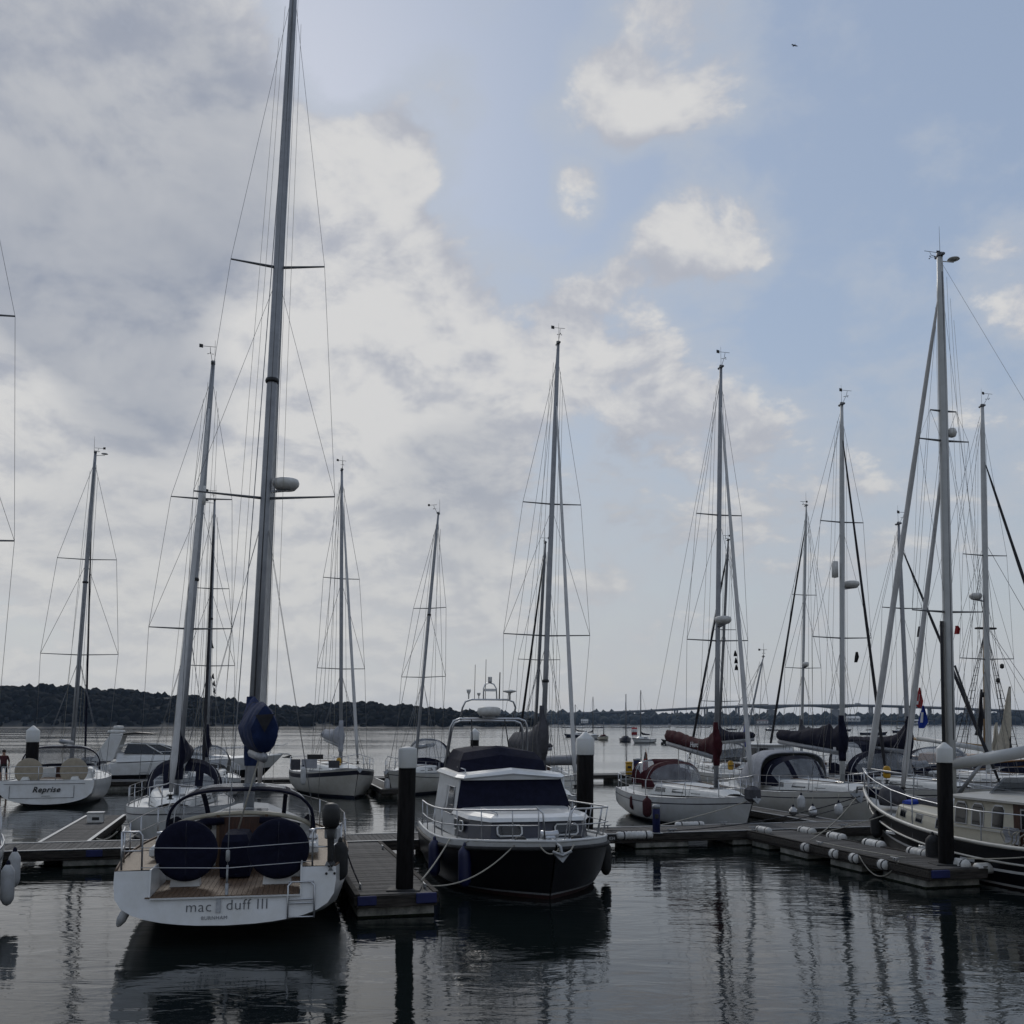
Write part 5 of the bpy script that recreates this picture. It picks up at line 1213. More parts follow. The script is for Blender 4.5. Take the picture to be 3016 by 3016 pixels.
yG, hG, onG = yacht('sailing_yacht', 'small grey-white yacht with navy hood half hidden behind the nearest pile', (-3.9, 60.2), (-2.3, -8.2), 8.8, 3.2, hull_m='gelcoat_old', sheer=(1.1, 1.0, 1.35), tr=.7, roof=(.36, .8),
    hoodspec=dict(canvas='navy_canvas', zt=2.9, w=1.35, jw=(2, 5)), rigspec=dict(mx=.56, toppx=(827, 970), spreaders=[(1280, 1.28), (1150, .95)], mast_r=.085, halyards=3, light=1162), boomspec=dict(canvas='grey_canvas', length=2.6, rise=.1, cover=False, f=.07))
yH, hH, onH = yacht('sailing_yacht', 'tall-masted yacht with dark grey sail bag hidden behind the motorboat', st(2.75, -13.6)[:2], TOW, 11.2, 3.7, sheer=(1.1, 1.05, 1.4), roof=(.36, .8),
    rigspec=dict(mx=.64, toppx=(1053, 650), spreaders=[(1206, 1.62), (958, 1.10)], furl=dict(r=.075, m='sail_white', top=.88), mast_r=.095, halyards=4, light=1290), boomspec=dict(canvas='dark_grey_canvas', length=3.9, rise=.2, h0=.8, h1=1.0, collar=1.7, wid=.38, f=.055))
yI, hI, onI = yacht('sailing_yacht', 'distant yacht with black furled sail beyond the motorboat arch', st(8.4, -22)[:2], AWAY, 9.6, 3.2, hull_m='gelcoat_old', roof=(.35, .78),
    rigspec=dict(mx=.58, toppx=(1029, 1025), spreaders=[(1247, 1.25)], furl=dict(r=.085, m='sail_black', top=.97), mast_r=.09, mast_m='alu_dark', halyards=2), boomspec=dict(canvas='dark_grey_canvas', length=3.2, rise=.1, f=.07))
yC, hC, onC = yacht('sailing_yacht', 'yacht with a dark spiral-wrapped furled sail between the two left masts', st(-9.4, -31.5)[:2], TOW, 10.2, 3.4, roof=(.34, .8), hoodspec=dict(canvas='black', zt=2.6),
    rigspec=dict(mx=.62, toppx=(405, 945), spreaders=[(1259, 1.25), (1113, .85)], furl=dict(r=.085, m='sail_black', top=.93), mast_r=.085, gear='dish', halyards=3, light=1170), boomspec=dict(canvas='navy_canvas', length=3.4, rise=.1, f=.07))
yK, hK, onK = yacht('sailing_yacht', 'yacht with navy boom cover moored beyond the maroon-covered yacht', st(20.0, -22)[:2], AWAY, 10.2, 3.4, hull_m='gelcoat_old', roof=(.35, .78),
    rigspec=dict(mx=.58, toppx=(1374, 1020), spreaders=[(1325, 1.25), (1190, .8)], furl=dict(r=.09, m='sail_black', top=.95), mast_r=.085, mast_m='alu_dark', halyards=3), boomspec=dict(canvas='navy_canvas', length=4.3, rise=.25, h0=.45, h1=.6, f=.09))
yM, hM, onM = yacht('sailing_yacht', 'yacht with grey boom cover beyond the grey cockpit tent', st(25.6, -22)[:2], AWAY, 10.2, 3.5, roof=(.35, .78),
    rigspec=dict(mx=.58, toppx=(1521, 955), spreaders=[(1263, 1.25), (1125, .85)], furl=dict(r=.085, m='sail_black', top=.93), mast_r=.085, mast_m='mast_white', radar=(1256, 0, .2, -.3), halyards=3), boomspec=dict(canvas='dark_grey_canvas', length=4.4, rise=.3, h0=.4, h1=.7, f=.08))
yP, hP, onP = yacht('sailing_yacht', 'yacht with navy bimini and navy boom cover behind the motorsailer bow', st(18.9, -13.8)[:2], TOW, 11.2, 3.6, hull_m='gelcoat_old', sheer=(1.15, 1.05, 1.4), roof=(.36, .8), hoodspec=dict(canvas='navy_canvas', zt=2.6, jw=(3, 5), w=1.6),
    rigspec=dict(mx=.52, toppx=(1695, 990), spreaders=[(1363, 1.3), (1150, .95)], furl=dict(r=.07, m='sail_black', top=.93), mast_r=.09, halyards=3), boomspec=dict(canvas='navy_canvas', length=4.2, rise=.2, h0=.4, h1=.55, collar=1.2, f=.10))
hood(yP, 2.6, 4.4, 1.7, 1.5, 2.95, 'navy_canvas', name='bimini', wins=((.06, .42), (.58, .94)), jw=(1, 5), sharp=.5)
yO, hO, onO = yacht('sailing_yacht', 'white-masted yacht with long black furled sail at the far right', st(22.8, -15.6)[:2], TOW, 13, 4.0, sheer=(1.3, 1.2, 1.6), roof=(.34, .8), hoodspec=dict(canvas='navy_canvas', zt=2.7, w=1.8),
    rigspec=dict(mx=.58, toppx=(1853, 768), spreaders=[(1248, 1.35), (1053, 1.1)], furl=dict(r=.085, m='sail_black', top=.86), mast_r=.12, mast_m='mast_white', radar=(1130, -.42, .26, -.1), halyards=4), boomspec=dict(canvas='sail_white', length=4.6, rise=.45, cover=False, f=.06, boom_m='mast_white'))
yS, hS, onS = yacht('sailing_yacht', 'white yacht cut off by the left edge with two fenders on its side', (-10.72, 14.6), (-.25, .968), 11.5, 3.95, sheer=(1.2, 1.15, 1.4), tr=.9,
    rigspec=dict(mx=.56, toppx=(-72, 40), spreaders=[(1040, 1.72), (610, 1.44)], mast_r=.11, halyards=2, mast_m='alu'))
yR, hR, onR = yacht('sailing_yacht', 'grey-hulled yacht with bright blue sail cover on the far walkway', st(22.4, -32.5)[:2], (TOW - U * .25), 9.6, 3.3, hull_m='hypalon', roof=(.34, .8), hoodspec=dict(canvas='black', zt=2.6),
    rigspec=dict(mx=.6, toppx=(1440, 1240), spreaders=[(1330, .9)], mast_r=.06, halyards=1), boomspec=dict(canvas='bright_blue', length=3.2, rise=.0, h0=.3, h1=.4, collar=.8, f=.2))

def cloth(root, pts, m, name):
    a = [w2l(root, p) for p in pts]; n = (a[1] - a[0]).cross(a[3] - a[0]).normalized() * .02
    part(name, m, root, lambda b: b.hexa([q for q in a] + [q + n for q in a]))
for (x0, x1, y0, y1, m) in ((857, 885, 2236, 2268, 'dark_grey_canvas'), (888, 934, 2236, 2262, 'grey_canvas'), (905, 952, 2222, 2236, 'black'), (968, 1000, 2240, 2262, 'dark_grey_canvas')):
    cloth(yF, [at(x0, y1, 50.4), at(x1, y1, 50.4), at(x1, y0, 50.4), at(x0, y0, 50.4)], m, 'rail_cloth')
# fenders hanging on the yachts
fender(at(1867, 2362, 40.3), .62, .17, 'fender_maroon', 'maroon fender at the stern corner of the maroon-covered yacht'); fender(at(1906, 2378, 37.5), .72, .17, 'fender_maroon', 'maroon fender on the side of the maroon-covered yacht')
fender(at(22, 2606, 19.6), .78, .125, 'fender', 'larger white fender hanging at the left edge, in front'); fender(at(42, 2560, 20.4), .72, .11, 'fender', 'white fender at the left edge, partly behind the larger one')
for px, py, Y, L_, lab in ((2360, 2364, 36.6, .55, 'white fender hanging high amidships on the grey-tented yacht'), (2394, 2392, 35.8, .45, 'white pear fender right of the hanging one on the grey-tented yacht'), (2470, 2385, 34.9, .5, 'white pear fender near the bow of the grey-tented yacht'),
                           (2336, 2390, 36.4, .35, 'small round white fender left of the high one on the grey-tented yacht')):
    fender(at(px, py, Y), L_, .14, 'fender', lab, rope_top=at(px, py - 45, Y))
fender(at(893, 2285, 49.3), .9, .13, 'fender', 'white fender on the bow-on yacht with the dark band'); fender(at(1140, 2312, 52.0), .7, .14, 'fender', 'white fender beside the nearest pile on the small hooded yacht')
fender(at(1002, 2535, 18.6), .7, .14, 'rubber', 'dark fender between the large white yacht and the finger'); fender(at(985, 2468, 21.4), .7, .13, 'fender', 'white fender on the finger side of the large white yacht')
fender(at(368, 2690, 17.35), .5, .08, 'fender', 'slim white fender under the stern corner of the large white yacht', lean=(0, .5))
mooring(at(1012, 2480, 20.5), st(-5.2, 8.0, PZ + .08), .05, 'dark mooring line from large white yacht down to the finger cleat', 'rope_dark', .016)
mooring(at(345, 2450, 27.2), at(285, 2470, 27.9), .1, 'pale line from hidden yacht bow to the walkway on the left', 'rope', .02)
mooring(l2w(yJ, (9.6, .5, 1.25)), st(4.8, -1.1, PZ + .08), .06, 'pale mooring line crossing the white hull of the maroon-covered yacht', 'rope', .018)
mooring(l2w(yL, (9.5, 1.5, 1.35)), st(9.3, -1.2, PZ + .1), .10, 'dark mooring line in front of the grey-tented yacht', 'rope_dark', .016)
mooring(l2w(yL, (9.4, 1.5, 1.3)), st(12.6, -1.4, PZ + .1), .08, 'dark spring line from grey-tented yacht towards the walkway', 'rope_dark', .016)
mooring(st(2.2, -.1, PZ + .05), l2w(mot, (1.0, 1.8, 1.05)), .05, 'thin dark stern line from motorboat to the walkway', 'rope_dark', .012)

# ------------------------------------------------------------------ white motor cruiser lying broadside beyond the left yachts
def cruiser():
    L, B = 12.4, 3.9; p = st(-17.6, -38.2); hd = U
    r = thing('motor_cruiser', 'sleek white motor cruiser with black hull windows lying broadside', 'motorboat', p, math.atan2(hd.y, hd.x))
    h = Hull(L, B, (1.25, 1.45, 1.75), .95, (-.3, -.5, -.3), (.1, 1.9), (.2, .22, .5), tmax=.45, full=2.6)
    h.mesh([0, .1, (.05,), (.10,), (.22,), .62, .63, -.1, 1], [0, 0, 2, 2, 0, 1, 1, 1]).build('hull', ['black_hull', 'gelcoat', 'hypalon'], r)
    for s in (1, -1):
        for x in (4.2, 6.6): part('porthole', 'steel', r, lambda b: b.tube([h.ptz((x + .25 * math.cos(a)) / L, .75 + .07 * math.sin(a), s, .012) for a in [k * .3927 for k in range(17)]], .014, 4))
    h.deck(.03, -.03, camber=.12).build('deck', 'deck_white', r)
    tb, side = trunk(h, 2.6, 9.2, 1.55, .7, 1.4, 1.95, 1.6, 1.75, slope=2.2, tuck=.3); tb.build('superstructure', 'gelcoat', r)
    part('windscreen', 'glass', r, lambda b: b.loft([[(8.0, .9, 1.72), (8.6, 0, 1.75), (8.0, -.9, 1.72), (3.0, -1.4, 1.95), (3.0, 1.4, 1.95)], [(5.2, .85, 2.42), (5.4, 0, 2.45), (5.2, -.85, 2.42), (3.2, -1.15, 2.5), (3.2, 1.15, 2.5)]]))
    part('windscreen_frame', 'gelcoat', r, lambda b: [b.tube(q, .035, 6) for q in ([(8.0, .9, 1.74), (5.2, .87, 2.44), (3.2, 1.17, 2.52), (2.4, 1.25, 2.2)], [(8.0, -.9, 1.74), (5.2, -.87, 2.44), (3.2, -1.17, 2.52), (2.4, -1.25, 2.2)], [(6.6, -1.06, 1.84), (5.0, -.9, 2.45)], [(5.2, -1.2, 1.88), (4.2, -1.03, 2.48)])])
    part('radar_arch', 'gelcoat', r, lambda b: b.loft([[(1.2, y, 1.5), (2.4, y, 1.5), (2.9, y * .93, 3.0), (2.2, y * .93, 3.05)] for y in (1.5, 1.35)]) and b.loft([[(1.2, -y, 1.5), (2.4, -y, 1.5), (2.9, -y * .93, 3.0), (2.2, -y * .93, 3.05)] for y in (1.35, 1.5)]) and b.box((2.55, 0, 3.05), (.75, 2.8, .12), bev=.04))
    part('bimini', 'black', r, lambda b: b.loft([[(2.6, y, 3.08), (3.6, y, 3.2), (4.6, y * .9, 3.12), (4.6, y * .9, 3.05), (3.6, y, 3.05), (2.6, y, 3.0)] for y in (1.25, 0, -1.25)]))
    part('radar_dome', 'white_plastic', r, lambda b: (b.lathe([(.05, 3.1), (.55, 3.15), (.5, 3.3), (.2, 3.35)], (2.4, 0, 0), 16), b.lathe([(.2, 3.35), (.3, 3.38), (.32, 3.5), (.25, 3.58), (.02, 3.6)], (2.5, .1, 0), 16)))
    for s in (1, -1):
        part('bow_rail', 'steel', r, lambda b: (b.tube([h.edge(t, s, .1) + Vector((0, 0, .62)) for t in (.4, .55, .7, .85, .95, 1.0)] + [(L + .3, 0, 2.45)], .022, 6), [b.tube([h.edge(t, s, .1), h.edge(t, s, .1) + Vector((.2, 0, .62))], .018, 5) for t in (.45, .58, .7, .82, .93)]))
    part('anchor', 'galv', r, lambda b: (b.tube([(L - .3, 0, 1.8), (L + .35, 0, 1.78), (L + .55, 0, 1.6)], .04, 6), b.add([(L + .5, -.25, 1.75), (L + .5, .25, 1.75), (L - .1, 0, 1.55), (L + .6, 0, 1.5)], [(0, 1, 3), (0, 3, 2), (1, 2, 3), (0, 2, 1)])))
    part('cockpit_seat', 'hypalon', r, lambda b: b.box((1.3, 0, 1.5), (1.4, 2.6, .45), bev=.1))
cruiser()

def launch(s, t, label, heading):
    p = st(s, t); hd = Vector((heading[0], heading[1], 0)).normalized(); L = 9.0
    r = thing('motor_launch', label, 'motorboat', p, math.atan2(hd.y, hd.x)); h = Hull(L, 3.1, (1.0, 1.0, 1.35), .85, (-.2, -.4, -.3), (.1, .9), nst=14, p=(4, 3.5, 1.4))
    h.mesh([0, .1, (.1,), (.16,), .5, -.3, -.25, 1], [1, 1, 2, 0, 0, 2, 0]).build('hull', ['gelcoat_old', 'blue_bottom', 'navy_paint'], r); h.deck(n=10).build('deck', 'deck_white', r)
    tb, side = trunk(h, 2.2, 7.2, 1.25, .8, 1.0, 1.75, 1.15, 1.6, slope=.6); tb.build('cabin', 'gelcoat', r)
    part('wheelhouse', 'gelcoat', r, lambda b: b.loft([[(2.6, 1.2, 1.6), (5.0, 1.1, 1.6), (5.0, -1.1, 1.6), (2.6, -1.2, 1.6)], [(2.5, 1.1, 2.35), (4.5, 1.0, 2.35), (4.5, -1.0, 2.35), (2.5, -1.1, 2.35)]]))
    part('wheelhouse_roof', 'deck_white', r, lambda b: b.box((3.45, 0, 2.40), (2.5, 2.4, .09), bev=.03))
    for sg in (1, -1):
        for xa in (2.75, 3.6): part('window', 'glass', r, lambda b: b.hexa([(x, sg * (1.2 - .13 * (z - 1.6)) + o, z) for z in (1.75, 2.2) for x, o in ((xa, -.01), (xa + .65, -.01), (xa + .65, .02 * sg), (xa, .02 * sg))]))
        for k in range(3): win_on(side, 5.2 + .6 * k, 5.6 + .6 * k, .35, .75, sg, 'window', 'glass', r)
    for y in (.55, -.55): part('windscreen', 'glass', r, lambda b: b.hexa([(4.93 - .5 * (z - 1.7) / .6 + o, y + w, z) for z in (1.72, 2.25) for o, w in ((0, -.45), (.03, -.45), (.03, .45), (0, .45))]))
    guardrails(r, h, (.3, .45, .6, .75), pushpit=False)
    part('canvas_dodger', 'black', r, lambda b: b.loft([[(.4, 1.2, 1.1), (2.5, 1.2, 1.1), (2.5, -1.2, 1.1), (.4, -1.2, 1.1)], [(.5, 1.1, 2.0), (2.5, 1.1, 2.2), (2.5, -1.1, 2.2), (.5, -1.1, 2.0)]]))
launch(22.9, -33, 'white motor launch with dark awning between the two far boom-covered yachts', TOW + U * .5)

# ------------------------------------------------------------------ old gaff-rigged vessel at the far right
def gaffer():
    p = st(36.2, -34.5); r = thing('gaff_rigged_ship', 'old sailing ship with tan mast, cream sails and rope ladders at the far right', 'sailing ship', p, math.atan2(TOW.y, TOW.x))
    L = 17; h = Hull(L, 4.6, (1.5, 1.2, 2.0), .6, (-.3, -.6, -.3), (.1, 1.2), (.3, .28, .5))
    h.mesh([0, (.1,), (.2,), .6, -.35, -.3, 1], [2, 1, 0, 0, 1, 0]).build('hull', ['navy_paint', 'varnish', 'red_bottom'], r)
    h.deck(.05, -.2).build('deck', 'teak', r)
    for s in (1, -1): h.rail(0, .995, s, .06, .02).build('cap_rail', 'varnish', r)
    tb, side = trunk(h, 5, 10, 1.2, .9, 1.1, 1.8); tb.build('coachroof', 'varnish', r)
    b0 = Vector((10, 0, 1.1)); bw = l2w(r, b0); top = w2l(r, at(2900, 1000 * K, bw.y)); on = lambda f: b0 + (top - b0) * f
    MB().tube([on(0), on(.5), on(1)], [.19, .17, .1], 10).build('mast', 'tan_mast', r)
    part('crosstree', 'black', r, lambda b: b.box(on(.58), (.3, 1.4, .12), bev=.03))
    part('mast_cap', 'black', r, lambda b: b.lathe([(.2, -.3), (.24, -.28), (.24, .28), (.2, .3)], on(.22), 10))
    for s in (1, -1):
        feet = [Vector((b0.x - .6 + .55 * k, s * 2.05, 1.5)) for k in range(3)]
        for k, f in enumerate(feet): tubepart('shroud', 'rope_dark', r, [f, on(.58)], .022, 5)
        for i in range(14):
            q = .06 + .058 * i; tubepart('ratline', 'rope_dark', r, [feet[0].lerp(on(.58), q), feet[1].lerp(on(.58), q), feet[2].lerp(on(.58), q)], .014, 4)
        tubepart('topmast_shroud', 'rope_dark', r, [feet[1] - Vector((.6, 0, 0)), on(.96)], .016, 4)
        part('deadeye_board', 'black', r, lambda b: b.box((b0.x, s * 2.0, 1.85), (1.4, .06, .16)))
    tubepart('forestay', 'rope_dark', r, [(L + 1.8, 0, 2.4), on(.95)], .018, 4); tubepart('forestay', 'rope_dark', r, [(L - .2, 0, 2.1), on(.6)], .018, 4)
    tubepart('bowsprit', 'varnish', r, [(L - 1.5, 0, 1.9), (L + 2, 0, 2.4)], [.13, .08], 8)
    MB().tube([b0 + Vector((-.2, 0, 1.2)), b0 + Vector((-7, 0, 1.6))], [.13, .1], 8).build('boom', 'tan_mast', r)
    q = lambda px, py: w2l(r, at(px, py, bw.y - 2.0))
    def sailm(b, o):
        n = 8; vs = []
        for i in range(n + 1):
            f = i / n; a, c = o[0].lerp(o[2], f), o[1].lerp(o[2], f)
            for k in range(5): vs.append(a.lerp(c, k / 4) + Vector((.12 * math.sin(k * 1.5 + f * 4), 0, 0)))
        b.add(vs, [(i * 5 + k, i * 5 + k + 1, (i + 1) * 5 + k + 1, (i + 1) * 5 + k) for i in range(n) for k in range(4)], 0, True)
    part('headsail', 'sail_cream', r, lambda b: sailm(b, [q(2925, 2215), q(2976, 2205), q(2974, 2022)])); part('staysail', 'sail_cream', r, lambda b: sailm(b, [q(2912, 2210), q(2940, 2212), q(2935, 2128)]))
    part('furled_topsail', 'sail_black', r, lambda b: sailm(b, [q(2870, 2165), q(2893, 2172), q(2891, 2030)]))
    tubepart('gaff', 'black', r, [q(2812, 1960), q(2888, 2170)], .07, 6)
    tubepart('sprit', 'black', r, [q(2975, 2022), q(2976, 2215)], .05, 6)
    for k in range(8):
        a = on(.95 - .05 * k); tubepart('running_rigging', 'rope_dark', r, [a, (b0.x - 4 + 1.1 * k, 2.1 * (1 if k % 2 else -1), 1.5)], .012, 4)
    for f, y in ((.36, .6), (.30, -.5), (.42, .9), (.25, 1.2)): part('block', 'black', r, lambda b: b.lathe([(.02, -.16), (.12, -.1), (.12, .1), (.02, .16)], on(f) + Vector((.3, y, 0)), 8))
gaffer()

# ------------------------------------------------------------------ boats on the river moorings
def moored(px, py, label, m, L, B, heading, mast_y=None, cover=None, cabin='gelcoat', mast_px=None, stripe='dark_stripe'):
    Y = CAMZ * FPX / (py - HZ); x = (px - CX) / FPX * Y; hd = Vector((heading[0], heading[1], 0)).normalized()
    c = Vector((x, Y, 0)) - hd * L * .5
    r = thing('moored_yacht' if mast_y else 'moored_dinghy', label, 'boat', c, math.atan2(hd.y, hd.x), 'boats on the river moorings')
    h = Hull(L, B, (.8, .75, 1.05), .7, (.0, -.4, -.2), (.1, .8), (.3, .3, .6), nst=12)
    h.mesh([0, (.05,), (.14,), .6, -.15, 1], [1, 1, 0, 0, 2]).build('hull', [m, 'blue_bottom', stripe], r); h.deck(n=8).build('deck', 'deck_white', r)
    if cabin:
        tb, side = trunk(h, L * .35, L * .75, B * .3, B * .2, .75, 1.15, .85, 1.2, slope=.4, n=5); tb.build('cabin', cabin, r)
        for s in (1, -1): win_on(side, L * .42, L * .55, .3, .75, s, 'window', 'glass', r)
    if mast_y:
        b0 = Vector((L * .6, 0, 1.1)); bw = l2w(r, b0); t = w2l(r, at(mast_px or proj(bw)[0], mast_y, bw.y))
        tubepart('mast', 'alu_dark', r, [b0, t], [.13, .09], 6)
        if t.z > 5:
            for e in ((L - .1, 0, 1.0), (.1, 0, .85)): tubepart('stay', 'wire', r, [e, t], .02, 4)
        if cover: part('sail_cover', cover, r, lambda b: b.tube([(L * .59, 0, 2.1), (L * .5, 0, 1.75), (L * .2, 0, 1.6)], [.14, .2, .12], 8))
    return r
moored(1702, 2171, 'low white and blue boat on moorings just left of the capped pile', 'blue_grey', 8.5, 2.8, (-1, -.3), 2075, 'navy_canvas', stripe='gelcoat')
moored(1742, 2176, 'white moored yacht with two thin masts above the capped pile', 'gelcoat', 9.5, 3.0, (.25, -1), 2052, 'navy_canvas')
moored(1776, 2179, 'stubby bow-on moored boat with maroon cover and cream hull', 'cream', 6.5, 2.4, (0.05, -1), 2126, None, 'maroon')
moored(1841, 2184, 'dark-hulled moored yacht with a tall thin mast', 'blue_grey', 7.5, 2.4, (0.0, -1), 2044, None, 'dark_grey_canvas', stripe='blue_grey')
moored(1892, 2188, 'white moored yacht with navy cover seen from its side', 'gelcoat', 6.0, 2.3, (-.75, -.6), 2033, 'navy_canvas')
moored(1974, 2193, 'dark dinghy on moorings left of the maroon boom cover', 'rubber', 3.6, 1.5, (-1, .1), None, None, None, stripe='rubber')
for px, py, my, lab in ((2268, 2152, 2126, 'tiny far boat left of the black furled sail'), (2336, 2160, 2130, 'tiny far yacht above the grey tent'), (2412, 2163, None, 'white far launch above the dark boom cover'), (2570, 2164, 2135, 'tiny far yacht right of the thick furled sail'), (2150, 2150, None, 'tiny far launch behind the maroon-covered mast'),
                        (2480, 2153, 2120, 'tiny far yacht left of the navy mast collar'), (2640, 2158, 2128, 'tiny far yacht under the bridge towards the flags')):
    moored(px, py, lab, 'gelcoat' if 'white' in lab else 'blue_grey', 9, 3, (random.uniform(-1, 1), -.6), my, 'navy_canvas' if my else None, 'gelcoat')
for i, px in enumerate((1640, 1672, 1705, 1735, 1760, 1785, 1815, 1850, 1905, 1928, 1958, 2005, 2040, 2075)):
    o = moored(px, 2142.5 + (i * 37 % 5) * .5, 'tiny hull, %s from the left in the row moored along the far bank' % ('first second third fourth fifth sixth seventh eighth ninth tenth eleventh twelfth thirteenth fourteenth'.split()[i]), ('gelcoat', 'blue_grey', 'gelcoat_old')[i % 3], 11, 3.6, (1, -.2 + .1 * (i % 5)), 2120 if i % 3 == 0 else None, None, 'gelcoat')
    o['group'] = 'row of tiny boats along the far bank'
def buoy(px, py, rad, hgt, m, m2, label):
    Y = CAMZ * FPX / (py - HZ); r = thing('mooring_buoy', label, 'buoy', ((px - CX) / FPX * Y, Y, 0), 0)
    part('body', m, r, lambda b: b.lathe([(rad * .5, -.3), (rad, -.1), (rad, hgt), (rad * .8, hgt + .1), (.05, hgt + .15)], (0, 0, 0), 14))
    part('band', m2, r, lambda b: b.lathe([(rad * 1.01, hgt * .35), (rad * 1.02, hgt * .4), (rad * 1.02, hgt * .75), (rad * 1.01, hgt * .8)], (0, 0, 0), 14))
buoy(1867, 2163, 1.0, 2.3, 'red', 'gelcoat', 'red and white can buoy between the moored yachts'); buoy(1949, 2192, .28, .3, 'black', 'black', 'small dark mooring buoy beside the dinghy')

# ------------------------------------------------------------------ tender, lockers, pedestals
def dinghy(px, py, Y, label, rz):
    r = thing('inflatable_dinghy', label, 'dinghy', at(px, py, Y), rz)
    part('tubes', 'hypalon', r, lambda b: b.tube([(-1.3, .5, 0), (-.6, .52, 0), (.4, .5, .02), (1.0, .36, .08), (1.3, 0, .14), (1.0, -.36, .08), (.4, -.5, .02), (-.6, -.52, 0), (-1.3, -.5, 0)], [.1, .19, .2, .2, .2, .2, .2, .19, .1], 12))
    part('floor', 'dark_grey_canvas', r, lambda b: b.box((0, 0, -.08), (2.3, .8, .06))); part('transom', 'black', r, lambda b: b.box((-1.1, 0, .05), (.06, .8, .4)))
    part('thwart', 'hypalon', r, lambda b: b.box((-.2, 0, .12), (.25, .9, .05), bev=.01))
dinghy(1650, 2240, 44.6, 'grey inflatable dinghy slung at the stern behind the motorboat', .15)
dinghy(2650, 2262, 47.0, 'grey inflatable dinghy carried behind the motorsailer bow', .2)
def pedestal(p, hgt, rad, m, label, top='galv'):
    r = thing('service_pedestal', label, 'pedestal', p, 0)
    part('post', m, r, lambda b: b.lathe([(rad, 0), (rad, hgt * .86), (rad * .95, hgt * .88)], (0, 0, 0), 14)); part('cap', top, r, lambda b: b.lathe([(rad * 1.08, hgt * .87), (rad * 1.1, hgt * .97), (rad * .8, hgt), (.02, hgt + .01)], (0, 0, 0), 14))
    part('socket', 'black', r, lambda b: b.box((0, -rad, hgt * .6), (rad, .05, .14), bev=.01)); part('base', 'galv', r, lambda b: b.box((0, 0, .012), (rad * 3, rad * 3, .024)))
q = at(1938, 2436, 30.4); pedestal((q.x, 30.75, PZ), .84, .115, 'blue_plastic', 'blue service pedestal on the walkway before the maroon-covered yacht')
q = at(1885, 2290, 64); pedestal((q.x, 65.6, PZ), 1.05, .22, 'blue_plastic', 'blue service pedestal on the far walkway beside the red ensign')
q = at(1860, 2290, 64); pedestal((q.x, 65.3, PZ), .85, .22, 'yellow', 'yellow post on the far walkway left of the blue pedestal', 'yellow')
lk = thing('dock_locker', 'small white locker on the finger behind the walkway at left', 'locker', st(-12.2, -7.6, PZ), ANG)
part('box', 'white_plastic', lk, lambda b: b.box((0, 0, .16), (.5, .35, .3), bev=.02)); part('lid', 'white_plastic', lk, lambda b: b.box((0, 0, .335), (.54, .39, .05), bev=.015)); part('vent', 'black', lk, lambda b: b.box((.02, -.178, .15), (.22, .01, .1)))
pl = at(1970, 2455, 30.55); np_ = thing('berth_plate', 'small black berth number plate on the walkway edge beside the long bolster', 'sign', st(3.02, .055, PZ - .11), ANG)
part('plate', 'black', np_, lambda b: b.box((0, 0, 0), (.26, .012, .12)))
text('034', .12, 'text_white', np_, (0, -.010, 0), (R(90), 0, 0))
def yellow_thing(px, py, Y, label, m='yellow'):
    r = thing('buoyancy_aid', label, 'life-saving bag', at(px, py, Y), 0)
    part('bag', m, r, lambda b: b.loft([[(w * math.cos(a), .08 * math.sin(a), z) for a in [k * .6283 for k in range(10)]] for w, z in ((.08, -.2), (.12, -.17), (.13, .1), (.09, .18), (.03, .2))], sm=True)); part('strap', 'black', r, lambda b: b.box((0, -.085, -.02), (.2, .012, .04)))
yellow_thing(2612, 2274, 33.6, 'yellow danbuoy bag behind the motorsailer foredeck rail'); yellow_thing(2152, 2254, 45.0, 'yellow bag on deck right of the maroon-covered mast'); yellow_thing(998, 2243, 52.5, 'small yellow bag on the rail of the bow-on banded yacht')

# flags
def Fp(rows, Y): return [(at(a, y, Y), at(c, y, Y)) for a, c, y in rows]
flag(at(1908, 2300, 42.5), at(1902, 2205, 42.5), Fp([(1899, 1904, 2215), (1896, 1907, 2235), (1893, 1909, 2262), (1893, 1911, 2280), (1898, 1910, 2291)], 42.5), ['red', 'navy_paint', 'text_white'], 'red ensign hanging at the stern of the maroon-covered yacht', marks=lambda n, m: [(k, 1) for k in range(3)] + [(3, 2)])
flag(at(2708, 2020, 36), None, Fp([(2707, 2710, 2025), (2702, 2713, 2045), (2697, 2718, 2065), (2696, 2717, 2075), (2706, 2713, 2085)], 36), ['red', 'text_white', 'red'], 'red flag with white markings hanging above the blue flag', marks=lambda n, m: [(6, 1), (8, 1), (12, 1), (13, 1)])
flag(at(2716, 2075, 36.2), None, Fp([(2717, 2720, 2078), (2712, 2726, 2098), (2708, 2730, 2115), (2705, 2733, 2128), (2706, 2722, 2145)], 36.2), ['bright_blue', 'text_white', 'bright_blue'], 'blue flag with pale diagonal hanging under the red flag', marks=lambda n, m: [(8, 1), (7, 1), (13, 1), (14, 1)])
flag(at(2819, 1835, 27.5), None, Fp([(2814, 2821, 1843), (2814, 2826, 1852), (2812, 2824, 1868)], 27.5), ['red', 'navy_paint', 'red'], 'small red courtesy flag under the motorsailer spreader')
for k, (a, y, Y, lab) in enumerate([((2705 - 0, 0), 1860, 30, 'dark pennant left of the motorsailer mast below its spreader'), ((2520, 0), 1935, 37, 'dark pennant right of the grey-tented yacht mast')]):
    flag(at(a[0], y - 20, Y), None, Fp([(a[0], a[0] + 6, y - 15), (a[0] - 2, a[0] + 9, y), (a[0] - 3, a[0] + 4, y + 16)], Y), 'sail_black', lab)
